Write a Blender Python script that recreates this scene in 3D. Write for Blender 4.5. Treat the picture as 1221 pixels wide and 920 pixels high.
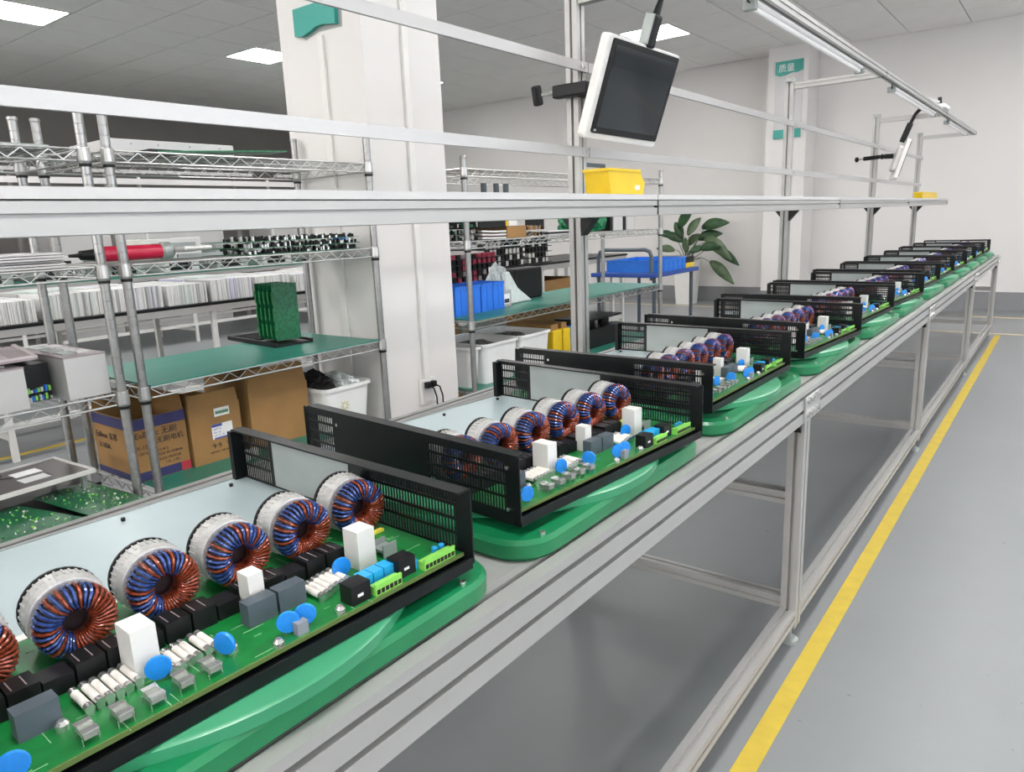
import bpy, bmesh, math, random
from mathutils import Matrix, Vector
R = math.radians
random.seed(7)
for o in list(bpy.data.objects): bpy.data.objects.remove(o)
SC = bpy.context.scene
COL = SC.collection

# ------------------------------------------------------------------ camera
CAM_LOC = Vector((0, 0, 1.16))
YAW, PIT, ROLL, FPX = -0.655467603, 0.220655852, -0.0404409534, 865.1145
_f = Vector((math.sin(YAW)*math.cos(PIT), math.cos(YAW)*math.cos(PIT), -math.sin(PIT)))
_r = Vector((math.cos(YAW), -math.sin(YAW), 0)); _u = _r.cross(_f)
CR = _r*math.cos(ROLL) + _u*math.sin(ROLL); CU = -_r*math.sin(ROLL) + _u*math.cos(ROLL)
cd = bpy.data.cameras.new('camera'); cam = bpy.data.objects.new('camera', cd); COL.objects.link(cam)
m = Matrix.Identity(4)
for i in range(3):
    m[i][0] = CR[i]; m[i][1] = CU[i]; m[i][2] = -_f[i]; m[i][3] = CAM_LOC[i]
cam.matrix_world = m
cd.sensor_fit = 'HORIZONTAL'; cd.sensor_width = 36.0; cd.lens = 36.0*FPX/1221.0
cd.clip_start = 0.02; cd.clip_end = 60
SC.camera = cam
# ------------------------------------------------------------------ world, exposure
w = bpy.data.worlds.new('world'); SC.world = w; w.use_nodes = True
w.node_tree.nodes['Background'].inputs[0].default_value = (.9, .95, 1, 1)
w.node_tree.nodes['Background'].inputs[1].default_value = 0.3
SC.view_settings.view_transform = 'Standard'; SC.view_settings.look = 'None'
SC.view_settings.gamma = 1; SC.view_settings.use_curve_mapping = False
SC.view_settings.exposure = 1.17
PANEL_EMIT = 17.0
WINDOW_EMIT = 2.0

# ------------------------------------------------------------------ materials
MATS = {}
def mat(name, c, rough=.5, metal=0., var=0., vscale=20., bump=0., bscale=200., trans=0., emit=0., coat=0., stretch=None, spec=None, ior=None, alpha=None):
    if name in MATS: return MATS[name]
    M = bpy.data.materials.new(name); M.use_nodes = True; MATS[name] = M
    nt = M.node_tree; b = nt.nodes['Principled BSDF']; L = nt.links
    b.inputs['Base Color'].default_value = (*c, 1); b.inputs['Roughness'].default_value = rough
    b.inputs['Metallic'].default_value = metal
    if trans: b.inputs['Transmission Weight'].default_value = trans
    if coat: b.inputs['Coat Weight'].default_value = coat; b.inputs['Coat Roughness'].default_value = .08
    if spec is not None: b.inputs['Specular IOR Level'].default_value = spec
    if ior: b.inputs['IOR'].default_value = ior
    if emit: b.inputs['Emission Color'].default_value = (*c, 1); b.inputs['Emission Strength'].default_value = emit
    if alpha is not None: b.inputs['Alpha'].default_value = alpha
    tc = nt.nodes.new('ShaderNodeTexCoord'); mp = nt.nodes.new('ShaderNodeMapping')
    L.new(tc.outputs['Object'], mp.inputs['Vector'])
    if stretch: mp.inputs['Scale'].default_value = stretch
    if var:
        n = nt.nodes.new('ShaderNodeTexNoise'); n.inputs['Scale'].default_value = vscale; n.inputs['Detail'].default_value = 5
        L.new(mp.outputs[0], n.inputs['Vector'])
        r = nt.nodes.new('ShaderNodeValToRGB')
        r.color_ramp.elements[0].position = .3; r.color_ramp.elements[1].position = .7
        r.color_ramp.elements[0].color = (*[max(0, x*(1-var)) for x in c], 1)
        r.color_ramp.elements[1].color = (*[min(1, x*(1+var)) for x in c], 1)
        L.new(n.outputs['Fac'], r.inputs['Fac']); L.new(r.outputs['Color'], b.inputs['Base Color'])
        mr = nt.nodes.new('ShaderNodeMapRange'); mr.inputs[3].default_value = max(.02, rough*.85); mr.inputs[4].default_value = min(1, rough*1.15)
        L.new(n.outputs['Fac'], mr.inputs[0]); L.new(mr.outputs[0], b.inputs['Roughness'])
    if bump:
        n2 = nt.nodes.new('ShaderNodeTexNoise'); n2.inputs['Scale'].default_value = bscale; n2.inputs['Detail'].default_value = 3
        L.new(mp.outputs[0], n2.inputs['Vector'])
        bp = nt.nodes.new('ShaderNodeBump'); bp.inputs['Strength'].default_value = bump; bp.inputs['Distance'].default_value = .002
        L.new(n2.outputs['Fac'], bp.inputs['Height']); L.new(bp.outputs[0], b.inputs['Normal'])
    return M

ALU = mat('anodised_aluminium', (.42, .415, .405), .42, .4, var=.05, vscale=6, stretch=(1, .2, 1))
ALU2 = mat('aluminium_strip', (.43, .425, .425), .38, .4, var=.06, vscale=8, stretch=(1, .15, 1))
SHELFB = mat('white_laminate', (.56, .55, .55), .45, 0, var=.03, vscale=5)
STEEL = mat('chrome_steel', (.35, .35, .345), .3, .85, var=.06, vscale=60)
WIRE = mat('chrome_wire', (.50, .50, .49), .32, .85, var=.10, vscale=30)
BLK = mat('black_plastic', (.008, .008, .009), .42, 0, var=.2, vscale=30, spec=.3)
BLKM = mat('black_powder_coat', (.005, .006, .007), .36, 0, var=.25, vscale=25, bump=.15, bscale=900, spec=.28)
GALV = mat('galvanised_sheet', (.33, .36, .35), .38, .3, var=.08, vscale=14)
PLATE = mat('pale_heat_spreader', (.40, .48, .50), .34, .2, var=.05, vscale=9)
PCB = mat('green_solder_mask', (.004, .17, .032), .38, 0, var=.18, vscale=70, coat=.1)
PCBD = mat('dark_green_board', (.010, .13, .055), .35, 0, var=.5, vscale=120)
COPPER = mat('copper_winding', (.27, .048, .020), .28, .35, var=.35, vscale=200, coat=.4)
BLUEW = mat('blue_winding', (.035, .075, .27), .25, .3, var=.45, vscale=200, coat=.5)
DARKW = mat('dark_core', (.018, .008, .010), .4, 0, var=.2, vscale=80)
CAN = mat('silver_grey_housing', (.48, .475, .465), .36, .3, var=.12, vscale=120, bump=.25, bscale=300)
WHT = mat('white_plastic', (.70, .69, .665), .35, 0, var=.03, vscale=20)
CER = mat('white_ceramic', (.74, .71, .66), .4, 0, var=.08, vscale=120)
SILV = mat('tinned_metal', (.7, .7, .68), .25, .9, var=.1, vscale=100)
GRYP = mat('slate_grey_plastic', (.075, .095, .115), .45, 0, var=.1, vscale=60)
BLUEV = mat('blue_epoxy', (.012, .22, .68), .35, 0, var=.12, vscale=150)
CYAN = mat('cyan_plastic', (.02, .35, .70), .35, 0, var=.06, vscale=80)
LIME = mat('lime_plastic', (.24, .62, .10), .4, 0, var=.06, vscale=80)
YEL = mat('yellow_plastic', (.74, .50, .008), .4, 0, var=.06, vscale=20)
YGLUE = mat('yellow_glue', (.78, .68, .08), .5, 0, var=.15, vscale=200)
MAT_G = mat('green_esd_mat', (.022, .20, .145), .38, 0, var=.06, vscale=6)
PALG = mat('green_pallet_plastic', (.004, .17, .060), .36, 0, var=.12, vscale=10, coat=.15)
DISCG = mat('pale_green_turntable', (.035, .25, .12), .34, 0, var=.08, vscale=8, coat=.1)
DECK = mat('grey_deck_sheet', (.33, .33, .32), .5, .2, var=.12, vscale=8)
CARD = mat('brown_cardboard', (.32, .175, .062), .8, 0, var=.10, vscale=12, bump=.2, bscale=60)
CARDI = mat('dark_cardboard_inside', (.25, .14, .06), .85, 0, var=.12, vscale=12)
NAVY = mat('navy_print', (.035, .035, .13), .6, 0, var=.1, vscale=40)
INK = mat('black_print', (.03, .025, .03), .7, 0, var=.1, vscale=40)
REDI = mat('red_print', (.45, .03, .05), .6, 0, var=.1, vscale=40)
PAPER = mat('white_label_paper', (.78, .78, .78), .6, 0, var=.03, vscale=40)
BINW = mat('translucent_white_bin', (.80, .80, .80), .4, 0, var=.04, vscale=10)
BLUEB = mat('bright_blue_bin', (.02, .17, .72), .4, 0, var=.08, vscale=12)
BLUED = mat('blue_crate', (.012, .16, .62), .4, 0, var=.08, vscale=20)
BLUEC = mat('blue_painted_steel', (.02, .07, .33), .4, .1, var=.08, vscale=12)
REDB = mat('red_coils', (.30, .03, .06), .4, 0, var=.3, vscale=90)
TEAL = mat('teal_sign', (.02, .30, .25), .4, 0, var=.04, vscale=10)
WALLW = mat('white_wall_paint', (.68, .66, .645), .8, 0, var=.015, vscale=2, bump=.1, bscale=120)
UNLIT_WALL = mat('unlit_wall_tone', (.20, .19, .18), .8, 0, var=.06, vscale=2)  # dark colour stands in for the unlit far left of the room
TILE = mat('mineral_ceiling_tile', (.86, .84, .82), .9, 0, var=.02, vscale=3, bump=.3, bscale=180)
TEE = mat('grey_ceiling_grid', (.22, .22, .215), .6, 0, var=.04, vscale=5)
BASEB = mat('grey_baseboard_paint', (.22, .22, .23), .6, 0, var=.04, vscale=5)
LAMP = mat('led_panel', (1, .98, .96), .5, 0, emit=PANEL_EMIT)
TUBE = mat('frosted_lamp_cover', (.85, .82, .82), .3, 0, var=.02, vscale=10)
YLINE = mat('yellow_floor_tape', (.52, .38, .035), .55, 0, var=.10, vscale=18, bump=.2, bscale=80)
PLINE = mat('worn_yellow_paint', (.62, .50, .28), .5, 0, var=.15, vscale=6)
SCREEN = mat('glossy_dark_screen', (.022, .026, .030), .05, 0, var=.3, vscale=6, coat=.3)
LEAF = mat('leaf_green', (.022, .065, .022), .35, 0, var=.45, vscale=14)
LEAFL = mat('pale_leaf_back', (.06, .10, .045), .4, 0, var=.3, vscale=14)
RUST = mat('dark_red_cap', (.16, .02, .015), .5, 0, var=.2, vscale=60)
ORANGE = mat('orange_plastic', (.7, .22, .05), .5, 0, var=.3, vscale=40)
CLEARB = mat('crumpled_clear_bag', (.70, .74, .73), .25, 0, var=.10, vscale=40, bump=.8, bscale=40)
MULL = mat('mullion_white', (.68, .68, .66), .45, .1, var=.04, vscale=10)
PLUM = mat('plum_grey_metal', (.30, .25, .26), .45, .3, var=.12, vscale=20)

# floor: glossy grey epoxy with faint patches
def floor_mat():
    M = bpy.data.materials.new('grey_epoxy_floor'); M.use_nodes = True; nt = M.node_tree; b = nt.nodes['Principled BSDF']; L = nt.links
    tc = nt.nodes.new('ShaderNodeTexCoord')
    n = nt.nodes.new('ShaderNodeTexNoise'); n.inputs['Scale'].default_value = 1.1; n.inputs['Detail'].default_value = 6; L.new(tc.outputs['Object'], n.inputs['Vector'])
    r = nt.nodes.new('ShaderNodeValToRGB'); r.color_ramp.elements[0].position = .3; r.color_ramp.elements[1].position = .72
    r.color_ramp.elements[0].color = (.205, .215, .222, 1); r.color_ramp.elements[1].color = (.235, .247, .256, 1)
    L.new(n.outputs['Fac'], r.inputs['Fac']); 
    v = nt.nodes.new('ShaderNodeTexNoise'); v.inputs['Scale'].default_value = 42; v.inputs['Detail'].default_value = 2; L.new(tc.outputs['Object'], v.inputs['Vector'])
    r2 = nt.nodes.new('ShaderNodeValToRGB'); r2.color_ramp.elements[0].position = .20; r2.color_ramp.elements[1].position = .27
    r2.color_ramp.elements[0].color = (.5, .5, .5, 1); r2.color_ramp.elements[1].color = (1, 1, 1, 1)
    L.new(v.outputs['Fac'], r2.inputs['Fac'])
    mx = nt.nodes.new('ShaderNodeMixRGB'); mx.blend_type = 'MULTIPLY'; mx.inputs[0].default_value = 1
    L.new(r.outputs[0], mx.inputs[1]); L.new(r2.outputs[0], mx.inputs[2]); L.new(mx.outputs[0], b.inputs['Base Color'])
    mr = nt.nodes.new('ShaderNodeMapRange'); mr.inputs[3].default_value = .36; mr.inputs[4].default_value = .44
    L.new(n.outputs['Fac'], mr.inputs[0]); L.new(mr.outputs[0], b.inputs['Roughness'])
    n3 = nt.nodes.new('ShaderNodeTexNoise'); n3.inputs['Scale'].default_value = 9; L.new(tc.outputs['Object'], n3.inputs['Vector'])
    bp = nt.nodes.new('ShaderNodeBump'); bp.inputs['Strength'].default_value = .10; bp.inputs['Distance'].default_value = .01
    L.new(n3.outputs['Fac'], bp.inputs['Height']); L.new(bp.outputs[0], b.inputs['Normal'])
    return M
FLOOR = floor_mat()

# ------------------------------------------------------------------ mesh builder
class MB:
    def __init__(s, T=None): s.v = []; s.f = []; s.m = []; s.T = T
    def pt(s, p):
        p = Vector(p); s.v.append(tuple(s.T @ p if s.T is not None else p)); return len(s.v)-1
    def face(s, idx, m=0): s.f.append(tuple(idx)); s.m.append(m)
    def box(s, x0, x1, y0, y1, z0, z1, m=0):
        i = [s.pt(p) for p in ((x0, y0, z0), (x1, y0, z0), (x1, y1, z0), (x0, y1, z0), (x0, y0, z1), (x1, y0, z1), (x1, y1, z1), (x0, y1, z1))]
        for q in ((3, 2, 1, 0), (4, 5, 6, 7), (0, 1, 5, 4), (1, 2, 6, 5), (2, 3, 7, 6), (3, 0, 4, 7)): s.face([i[k] for k in q], m)
        return s
    def obox(s, c, sz, rot, m=0):
        old = s.T; X = Matrix.Translation(c) @ rot.to_4x4(); s.T = X if old is None else old @ X
        a, b, d = sz[0]/2, sz[1]/2, sz[2]/2; s.box(-a, a, -b, b, -d, d, m); s.T = old; return s
    def cyl(s, p0, p1, r, n=12, m=0, r1=None, caps=True):
        p0 = Vector(p0); p1 = Vector(p1); d = (p1-p0).normalized(); r1 = r if r1 is None else r1
        a = d.orthogonal().normalized(); b = d.cross(a)
        A = []; B = []
        for k in range(n):
            t = 2*math.pi*k/n; e = a*math.cos(t)+b*math.sin(t); A.append(s.pt(p0+e*r)); B.append(s.pt(p1+e*r1))
        for k in range(n): j = (k+1) % n; s.face((A[k], A[j], B[j], B[k]), m)
        if caps: s.face(A[::-1], m); s.face(B, m)
        return s
    def tube(s, pts, r, n=8, m=0, closed=False, caps=True):
        P = [Vector(p) for p in pts]; N = len(P); rings = []; prev = None
        rr = r if isinstance(r, (list, tuple)) else [r]*N
        for i in range(N):
            if closed: t = (P[(i+1) % N]-P[i-1])
            else: t = P[min(i+1, N-1)]-P[max(i-1, 0)]
            t.normalize()
            a = t.orthogonal().normalized() if prev is None else (prev-t*prev.dot(t)).normalized()
            prev = a; b = t.cross(a)
            rings.append([s.pt(P[i]+(a*math.cos(2*math.pi*k/n)+b*math.sin(2*math.pi*k/n))*rr[i]) for k in range(n)])
        for i in range(N if closed else N-1):
            A = rings[i]; B = rings[(i+1) % N]
            for k in range(n): j = (k+1) % n; s.face((A[k], A[j], B[j], B[k]), m)
        if not closed and caps: s.face(rings[0][::-1], m); s.face(rings[-1], m)
        return s
    def extr(s, poly, ax, a, b, m=0):
        def P(u, v, t): return {'x': (t, u, v), 'y': (u, t, v), 'z': (u, v, t)}[ax]
        A = [s.pt(P(u, v, a)) for u, v in poly]; B = [s.pt(P(u, v, b)) for u, v in poly]; n = len(poly)
        for k in range(n): j = (k+1) % n; s.face((A[k], A[j], B[j], B[k]), m)
        s.face(A[::-1], m); s.face(B, m); return s
    def lathe(s, prof, c=(0, 0, 0), n=24, m=0, ax='z'):
        rings = []
        for r, h in prof:
            if ax == 'z': f = lambda t: (c[0]+r*math.cos(t), c[1]+r*math.sin(t), c[2]+h)
            elif ax == 'x': f = lambda t: (c[0]+h, c[1]+r*math.cos(t), c[2]+r*math.sin(t))
            else: f = lambda t: (c[0]+r*math.cos(t), c[1]+h, c[2]+r*math.sin(t))
            rings.append([s.pt(f(2*math.pi*k/n)) for k in range(n)])
        for A, B in zip(rings, rings[1:]):
            for k in range(n): j = (k+1) % n; s.face((A[k], A[j], B[j], B[k]), m)
        s.face(rings[0][::-1], m); s.face(rings[-1], m); return s
    def mesh(s, name, mats, smooth=False, org=(0, 0, 0)):
        me = bpy.data.meshes.new(name); o = Vector(org)
        me.from_pydata([tuple(Vector(v)-o) for v in s.v], [], s.f); me.update()
        for k in (mats if isinstance(mats, (list, tuple)) else [mats]): me.materials.append(k)
        me.polygons.foreach_set('material_index', s.m)
        bm = bmesh.new(); bm.from_mesh(me); bmesh.ops.recalc_face_normals(bm, faces=bm.faces); bm.to_mesh(me); bm.free()
        if smooth:
            me.polygons.foreach_set('use_smooth', [True]*len(me.polygons)); me.set_sharp_from_angle(angle=R(38))
        return me
    def build(s, name, mats, parent=None, org=None, smooth=False, bevel=0):
        if org is None: org = parent.get('_o', (0, 0, 0)) if parent is not None else (0, 0, 0)
        o = bpy.data.objects.new(name, s.mesh(name, mats, smooth, org)); COL.objects.link(o)
        if parent is not None: o.parent = parent; ORG[o.name] = ORG.get(parent.name, (0, 0, 0))
        else: o.location = org; ORG[o.name] = tuple(org)
        if bevel:
            bv = o.modifiers.new('bevel', 'BEVEL'); bv.width = bevel; bv.segments = 2; bv.limit_method = 'ANGLE'; bv.angle_limit = R(40)
        return o
ORG = {}
def part(mb, name, mats, parent, smooth=False, bevel=0, label=None, kind=None):
    """parts are drawn in world coordinates; the parent's origin is subtracted"""
    org = ORG.get(parent.name, (0, 0, 0))
    o = mb.build(name, mats, parent, org, smooth, bevel)
    if label: o['label'] = label
    if kind: o['kind'] = kind
    return o
def tag(o, label, cat, group=None, kind=None):
    o['label'] = label; o['category'] = cat
    if group: o['group'] = group
    if kind: o['kind'] = kind
    return o
def thing(name, label, cat, loc=(0, 0, 0), group=None):
    o = bpy.data.objects.new(name, None); COL.objects.link(o); o.location = loc; ORG[o.name] = tuple(loc)
    o.empty_display_size = .05
    return tag(o, label, cat, group)
def solo(mb, name, mats, label, cat, org=(0, 0, 0), group=None, smooth=False, bevel=0, kind=None):
    o = mb.build(name, mats, None, org, smooth, bevel); return tag(o, label, cat, group, kind)
def struct(mb, name, mats, org=(0, 0, 0), smooth=False):
    o = mb.build(name, mats, None, org, smooth); o['kind'] = 'structure'; return o
def dup(o, parent=None):
    c = o.copy(); COL.objects.link(c); c.parent = parent; ORG[c.name] = ORG.get(o.name, (0, 0, 0))
    for ch in list(o.children): dup(ch, c)
    return c

def slots(w0, w1, h0, h1, sl, d=.006, g=.0045):
    """cross-section rectangle [w0,w1]x[h0,h1] with T-slots; sl = dict side -> list of positions; sides l,r,b,t"""
    P = []
    def run(a, b, pos, fn):
        out = [fn(a, 0)]
        for p in (sorted(pos) if b > a else sorted(pos, reverse=True)):
            sg = 1 if b > a else -1
            out += [fn(p-sg*g, 0), fn(p-sg*g, d), fn(p+sg*g, d), fn(p+sg*g, 0)]
        return out
    P += run(w0, w1, sl.get('b', []), lambda p, e: (p, h0+e))
    P += run(h0, h1, sl.get('r', []), lambda p, e: (w1-e, p))
    P += run(w1, w0, sl.get('t', []), lambda p, e: (p, h1-e))
    P += run(h1, h0, sl.get('l', []), lambda p, e: (w0+e, p))
    return P
def mid(a, b): return (a+b)/2

# ================================================================== SETTING
WY = 9.70; WX = -11.5; CZ = 3.05; RX = 4.2; NY = -8.0
struct(MB().box(WX-.1, RX+.1, NY-.1, WY+.1, -.06, 0), 'floor', FLOOR)
wf = struct(MB().box(WX-.1, RX+.1, WY, WY+.12, 0, CZ+.1), 'wall_back', WALLW)
struct(MB().box(WX-.12, WX, NY, WY, 0, CZ+.1), 'wall_left', UNLIT_WALL)
struct(MB().box(RX, RX+.12, NY, WY, 0, CZ+.1), 'wall_right', WALLW)
struct(MB().box(WX-.1, RX+.1, NY-.12, NY, 0, CZ+.1), 'wall_front', WALLW)
struct(MB().box(WX, RX, WY-.012, WY, 0, .20), 'baseboard_back', BASEB)
struct(MB().box(RX-.012, RX, NY, WY-.02, 0, .20), 'baseboard_right', BASEB)
# pilaster on the far wall and the big square column
pil = struct(MB().box(-3.09, -2.62, 9.28, WY, 0, CZ), 'pilaster', WALLW)
struct(MB().box(-3.10, -2.61, 9.268, 9.28, 0, .20), 'baseboard_pilaster', BASEB)
colm = struct(MB().box(-2.56, -2.096, 1.925, 2.335, 0, CZ), 'column', WALLW)
# ceiling: dark tee grid with separate mineral tiles
T0X, T0Y, TS = -6.98, 3.16, .59
ceil = struct(MB().box(WX-.1, RX+.1, NY-.1, WY+.1, CZ+.012, CZ+.06), 'ceiling', TEE)
LIGHTS = []
for i in range(0, 4):
    for j in range(-5, 3):
        LIGHTS.append((round(-7.57+3.54*i, 3), round(4.93+2.36*j, 3)))
def inlight(x, y):
    for a, b in LIGHTS:
        if abs(x-a) < .1 and abs(y-b) < .1: return True
    return False
def seen(P, mrg=.1):
    d = Vector(P)-CAM_LOC; z = d.dot(_f)
    if z < .2: return False
    x = 610.5+FPX*d.dot(CR)/z; y = 460-FPX*d.dot(CU)/z
    return -60 < x < 1281 and -60 < y < 980
tm = MB().box(.005, TS-.005, .005, TS-.005, 0, .010).mesh('ceiling_tile', TILE)
far_t = MB(); tiles = []
nx0 = int((WX-T0X)/TS)-1; nx1 = int((RX-T0X)/TS)+1; ny0 = int((NY-T0Y)/TS)-1; ny1 = int((WY-T0Y)/TS)+1
for i in range(nx0, nx1+1):
    for j in range(ny0, ny1+1):
        x = T0X+i*TS; y = T0Y+j*TS
        if inlight(x, y): continue
        x0, x1, y0, y1 = max(x, WX), min(x+TS, RX), max(y, NY), min(y+TS, WY)
        if x1-x0 < .03 or y1-y0 < .03: continue
        full = (x1-x0 > TS-.001 and y1-y0 > TS-.001)
        dist = (Vector((x+.3, y+.3, CZ))-CAM_LOC).length
        if any(seen((a, b, CZ)) for a in (x0, x1) for b in (y0, y1)): tiles.append((dist, x0, x1, y0, y1, full))
        else: far_t.box(x0+.005, x1-.005, y0+.005, y1-.005, CZ, CZ+.010)
tiles.sort()
for k, (d_, x0, x1, y0, y1, full) in enumerate(tiles):
    if k >= 300: far_t.box(x0+.005, x1-.005, y0+.005, y1-.005, CZ, CZ+.010); continue
    if full: o = bpy.data.objects.new('ceiling_tile', tm); COL.objects.link(o); o.location = (x0, y0, CZ); o.parent = ceil
    else: MB().box(x0+.005, x1-.005, y0+.005, y1-.005, CZ, CZ+.010).build('ceiling_tile', TILE, ceil, (0, 0, 0))
o = far_t.build('distant_ceiling_tiles', TILE, ceil, (0, 0, 0)); o['kind'] = 'stuff'
# recessed LED panels
WHERE = {(-7.57, 2.57): 'square white ceiling light panel at the top left corner of the picture',
         (-7.57, 4.93): 'square white ceiling light panel left of the big column',
         (-4.03, 7.29): 'square white ceiling light panel behind the hanging monitor cable',
         (-7.57, 7.29): 'small distant ceiling light panel just right of the big column'}
for x, y in LIGHTS:
    if not (WX < x < RX-.5 and NY < y < WY-.5): continue
    vis = any(seen((a, b, CZ)) for a in (x, x+TS) for b in (y, y+TS))
    t = thing('ceiling_light', WHERE.get((x, y), 'recessed square LED ceiling panel outside the picture frame'), 'ceiling light', (x+TS/2, y+TS/2, CZ),
              'recessed LED ceiling panels' )
    fr = MB()
    for a in (0, 1):
        fr.box(x+.004+a*(TS-.028), x+.024+a*(TS-.028), y+.004, y+TS-.004, CZ-.002, CZ+.011)
        fr.box(x+.024, x+TS-.024, y+.004+a*(TS-.028), y+.024+a*(TS-.028), CZ-.002, CZ+.011)
    part(fr, 'frame', WHT, t)
    part(MB().box(x+.025, x+TS-.025, y+.025, y+TS-.025, CZ+.001, CZ+.008), 'diffuser', LAMP, t)
# assumed windows in the right wall (outside the picture), added to supply daylight
PANE_GLOW = mat('assumed_daylight_pane', (.86, .93, 1), .5, emit=WINDOW_EMIT); ADDED_GLOW = mat('added_glow_pane_front', (1, .96, .93), .5, emit=2.4)
for k, y in enumerate((-2.6, .2, 3.0, 5.8)):
    wn_ = struct(MB().box(RX-.03, RX-.005, y, y+.06, .9, 2.5).box(RX-.03, RX-.005, y+1.94, y+2.0, .9, 2.5).box(RX-.03, RX-.005, y+.06, y+1.94, .9, .96).box(RX-.03, RX-.005, y+.06, y+1.94, 2.44, 2.5).box(RX-.03, RX-.005, y+.97, y+1.03, .96, 2.44), 'unseen_window_%d' % (k+1), MULL, (RX-.01, y, .9))
    for a in (.06, 1.03): part(MB().box(RX-.018, RX-.008, y+a, y+a+.91, .96, 2.44), 'pane', PANE_GLOW, wn_)
for k, x in enumerate((-10.6, -8.0, -5.4, -2.8, -.2)):  # unseen panes behind the camera, added to brighten ceiling and far wall
    y = NY
    wn_ = struct(MB().box(x, x+.06, y+.005, y+.03, .9, 2.7).box(x+2.14, x+2.2, y+.005, y+.03, .9, 2.7).box(x+.06, x+2.14, y+.005, y+.03, .9, .96).box(x+.06, x+2.14, y+.005, y+.03, 2.64, 2.7).box(x+1.07, x+1.13, y+.005, y+.03, .96, 2.64), 'unseen_window_%d' % (k+5), MULL, (x, y+.01, .9))
    for a in (.06, 1.13): part(MB().box(x+a, x+a+1.01, y+.008, y+.018, .96, 2.64), 'pane', ADDED_GLOW, wn_)
# floor lines
fl = 'floor marking'
solo(MB().box(-.468, -.421, -3, 7.79, 0, .0012), 'floor_line', YLINE, 'bright yellow tape line running along the right side of the long bench', fl)
solo(MB().box(-1.9, 3.5, 7.86, 7.91, 0, .0012), 'floor_line', PLINE, 'pale yellow floor line crossing beyond the end of the long bench', fl)
solo(MB().box(-6.5, 3.5, 9.02, 9.08, 0, .0012), 'floor_line', PLINE, 'faded yellow floor line nearest the far white wall', fl)
solo(MB().box(-4.62, -4.57, -1, 6.0, 0, .0012), 'floor_line', YLINE, 'yellow floor line behind the left wire shelving and cartons', fl)

# ================================================================== MAIN BENCH
XF0, XF1 = -.534, -.493          # front beam
XB0, XB1 = -1.235, -1.195        # rear beam
ZB0, ZB1 = .638, .722
LEGY = [-.10, 1.88, 3.87, 5.83, 7.72]
bench = thing('assembly_bench', 'long aluminium profile assembly line bench with overhead frame and shelf', 'workbench', (-.86, 3.8, 0))
cuts = [-1.2, 1.905, 3.895, 5.855, 7.74]
for a, b in zip(cuts, cuts[1:]):
    part(MB().extr(slots(XF0, XF1, ZB0, ZB1, {'r': [.669, .705], 't': [-.5185], 'b': [-.514]}, d=.013, g=.0042), 'y', a, b-.001), 'front_beam', ALU, bench)
    part(MB().extr(slots(XB0, XB1, ZB0, ZB1, {'l': [.669, .705], 'r': [.669, .705], 't': [-1.215]}), 'y', a, b-.001), 'rear_beam', ALU, bench)
    part(MB().box(XB1, XF0, a+.002, b-.003, .7095, .7215), 'deck_sheet', DECK, bench)
    for xx in (-.98, -.74):
        part(MB().box(xx-.02, xx+.02, a+.01, b-.01, .665, .709), 'deck_bearer', ALU, bench)
def leg(x0, x1, y, top, h=.05):
    y0, y1 = y-h/2, y+h/2
    l = part(MB().extr(slots(x0, x1, y0, y1, {'b': [mid(x0, x1)], 't': [mid(x0, x1)], 'l': [y], 'r': [y]}, d=.012, g=.004), 'z', .055, top), 'leg', ALU, bench)
    cx = mid(x0, x1)
    part(MB().lathe([(.024, 0), (.024, .010), (.014, .018), (.006, .022), (.006, .056)], (cx, y, 0), 14), 'levelling_foot', GALV, l, smooth=True)
for k, y in enumerate(LEGY):
    leg(XF0, XF1, y, ZB0-.001); leg(XB0, XB1, y, ZB0-.001)
    for z0 in (.103, .405):
        part(MB().extr(slots(y-.018, y+.018, z0, z0+.035, {'l': [z0+.0175], 'r': [z0+.0175], 't': [y]}), 'x', XB1+.001, XF0-.001), 'crossbar', ALU, bench)
    # black corner bracket under beam
    part(MB().extr([(XF0-.001, ZB0-.001), (XF0-.034, ZB0-.001), (XF0-.001, ZB0-.036)], 'y', y-.014, y+.014), 'corner_bracket', BLK, bench)
    part(MB().extr([(y-.026, ZB0-.002), (y-.056, ZB0-.002), (y-.026, ZB0-.03)], 'x', XF0+.008, XF1-.008), 'corner_bracket', BLK, bench)
    pl = part(MB().box(XF1+.0005, XF1+.006, y-.045, y+.085, ZB0+.004, ZB1-.016), 'connecting_plate', ALU2, bench, bevel=.001)
    for zz in (ZB0+.022, ZB1-.026):
        for q in range(4):
            yy = y-.028+q*.032
            part(MB().cyl((XF1+.006, yy, zz), (XF1+.011, yy, zz), .0085, 12), 'bolt', SILV, pl, smooth=True)
for a, b in zip(LEGY, LEGY[1:]):
    for x0, x1 in ((XF0, XF1), (XB0, XB1)):
        part(MB().extr(slots(x0, x1, .072, .110, {'t': [mid(x0, x1)], 'r': [.091], 'l': [.091]}), 'y', a+.026, b-.026), 'lower_rail', ALU, bench)
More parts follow.
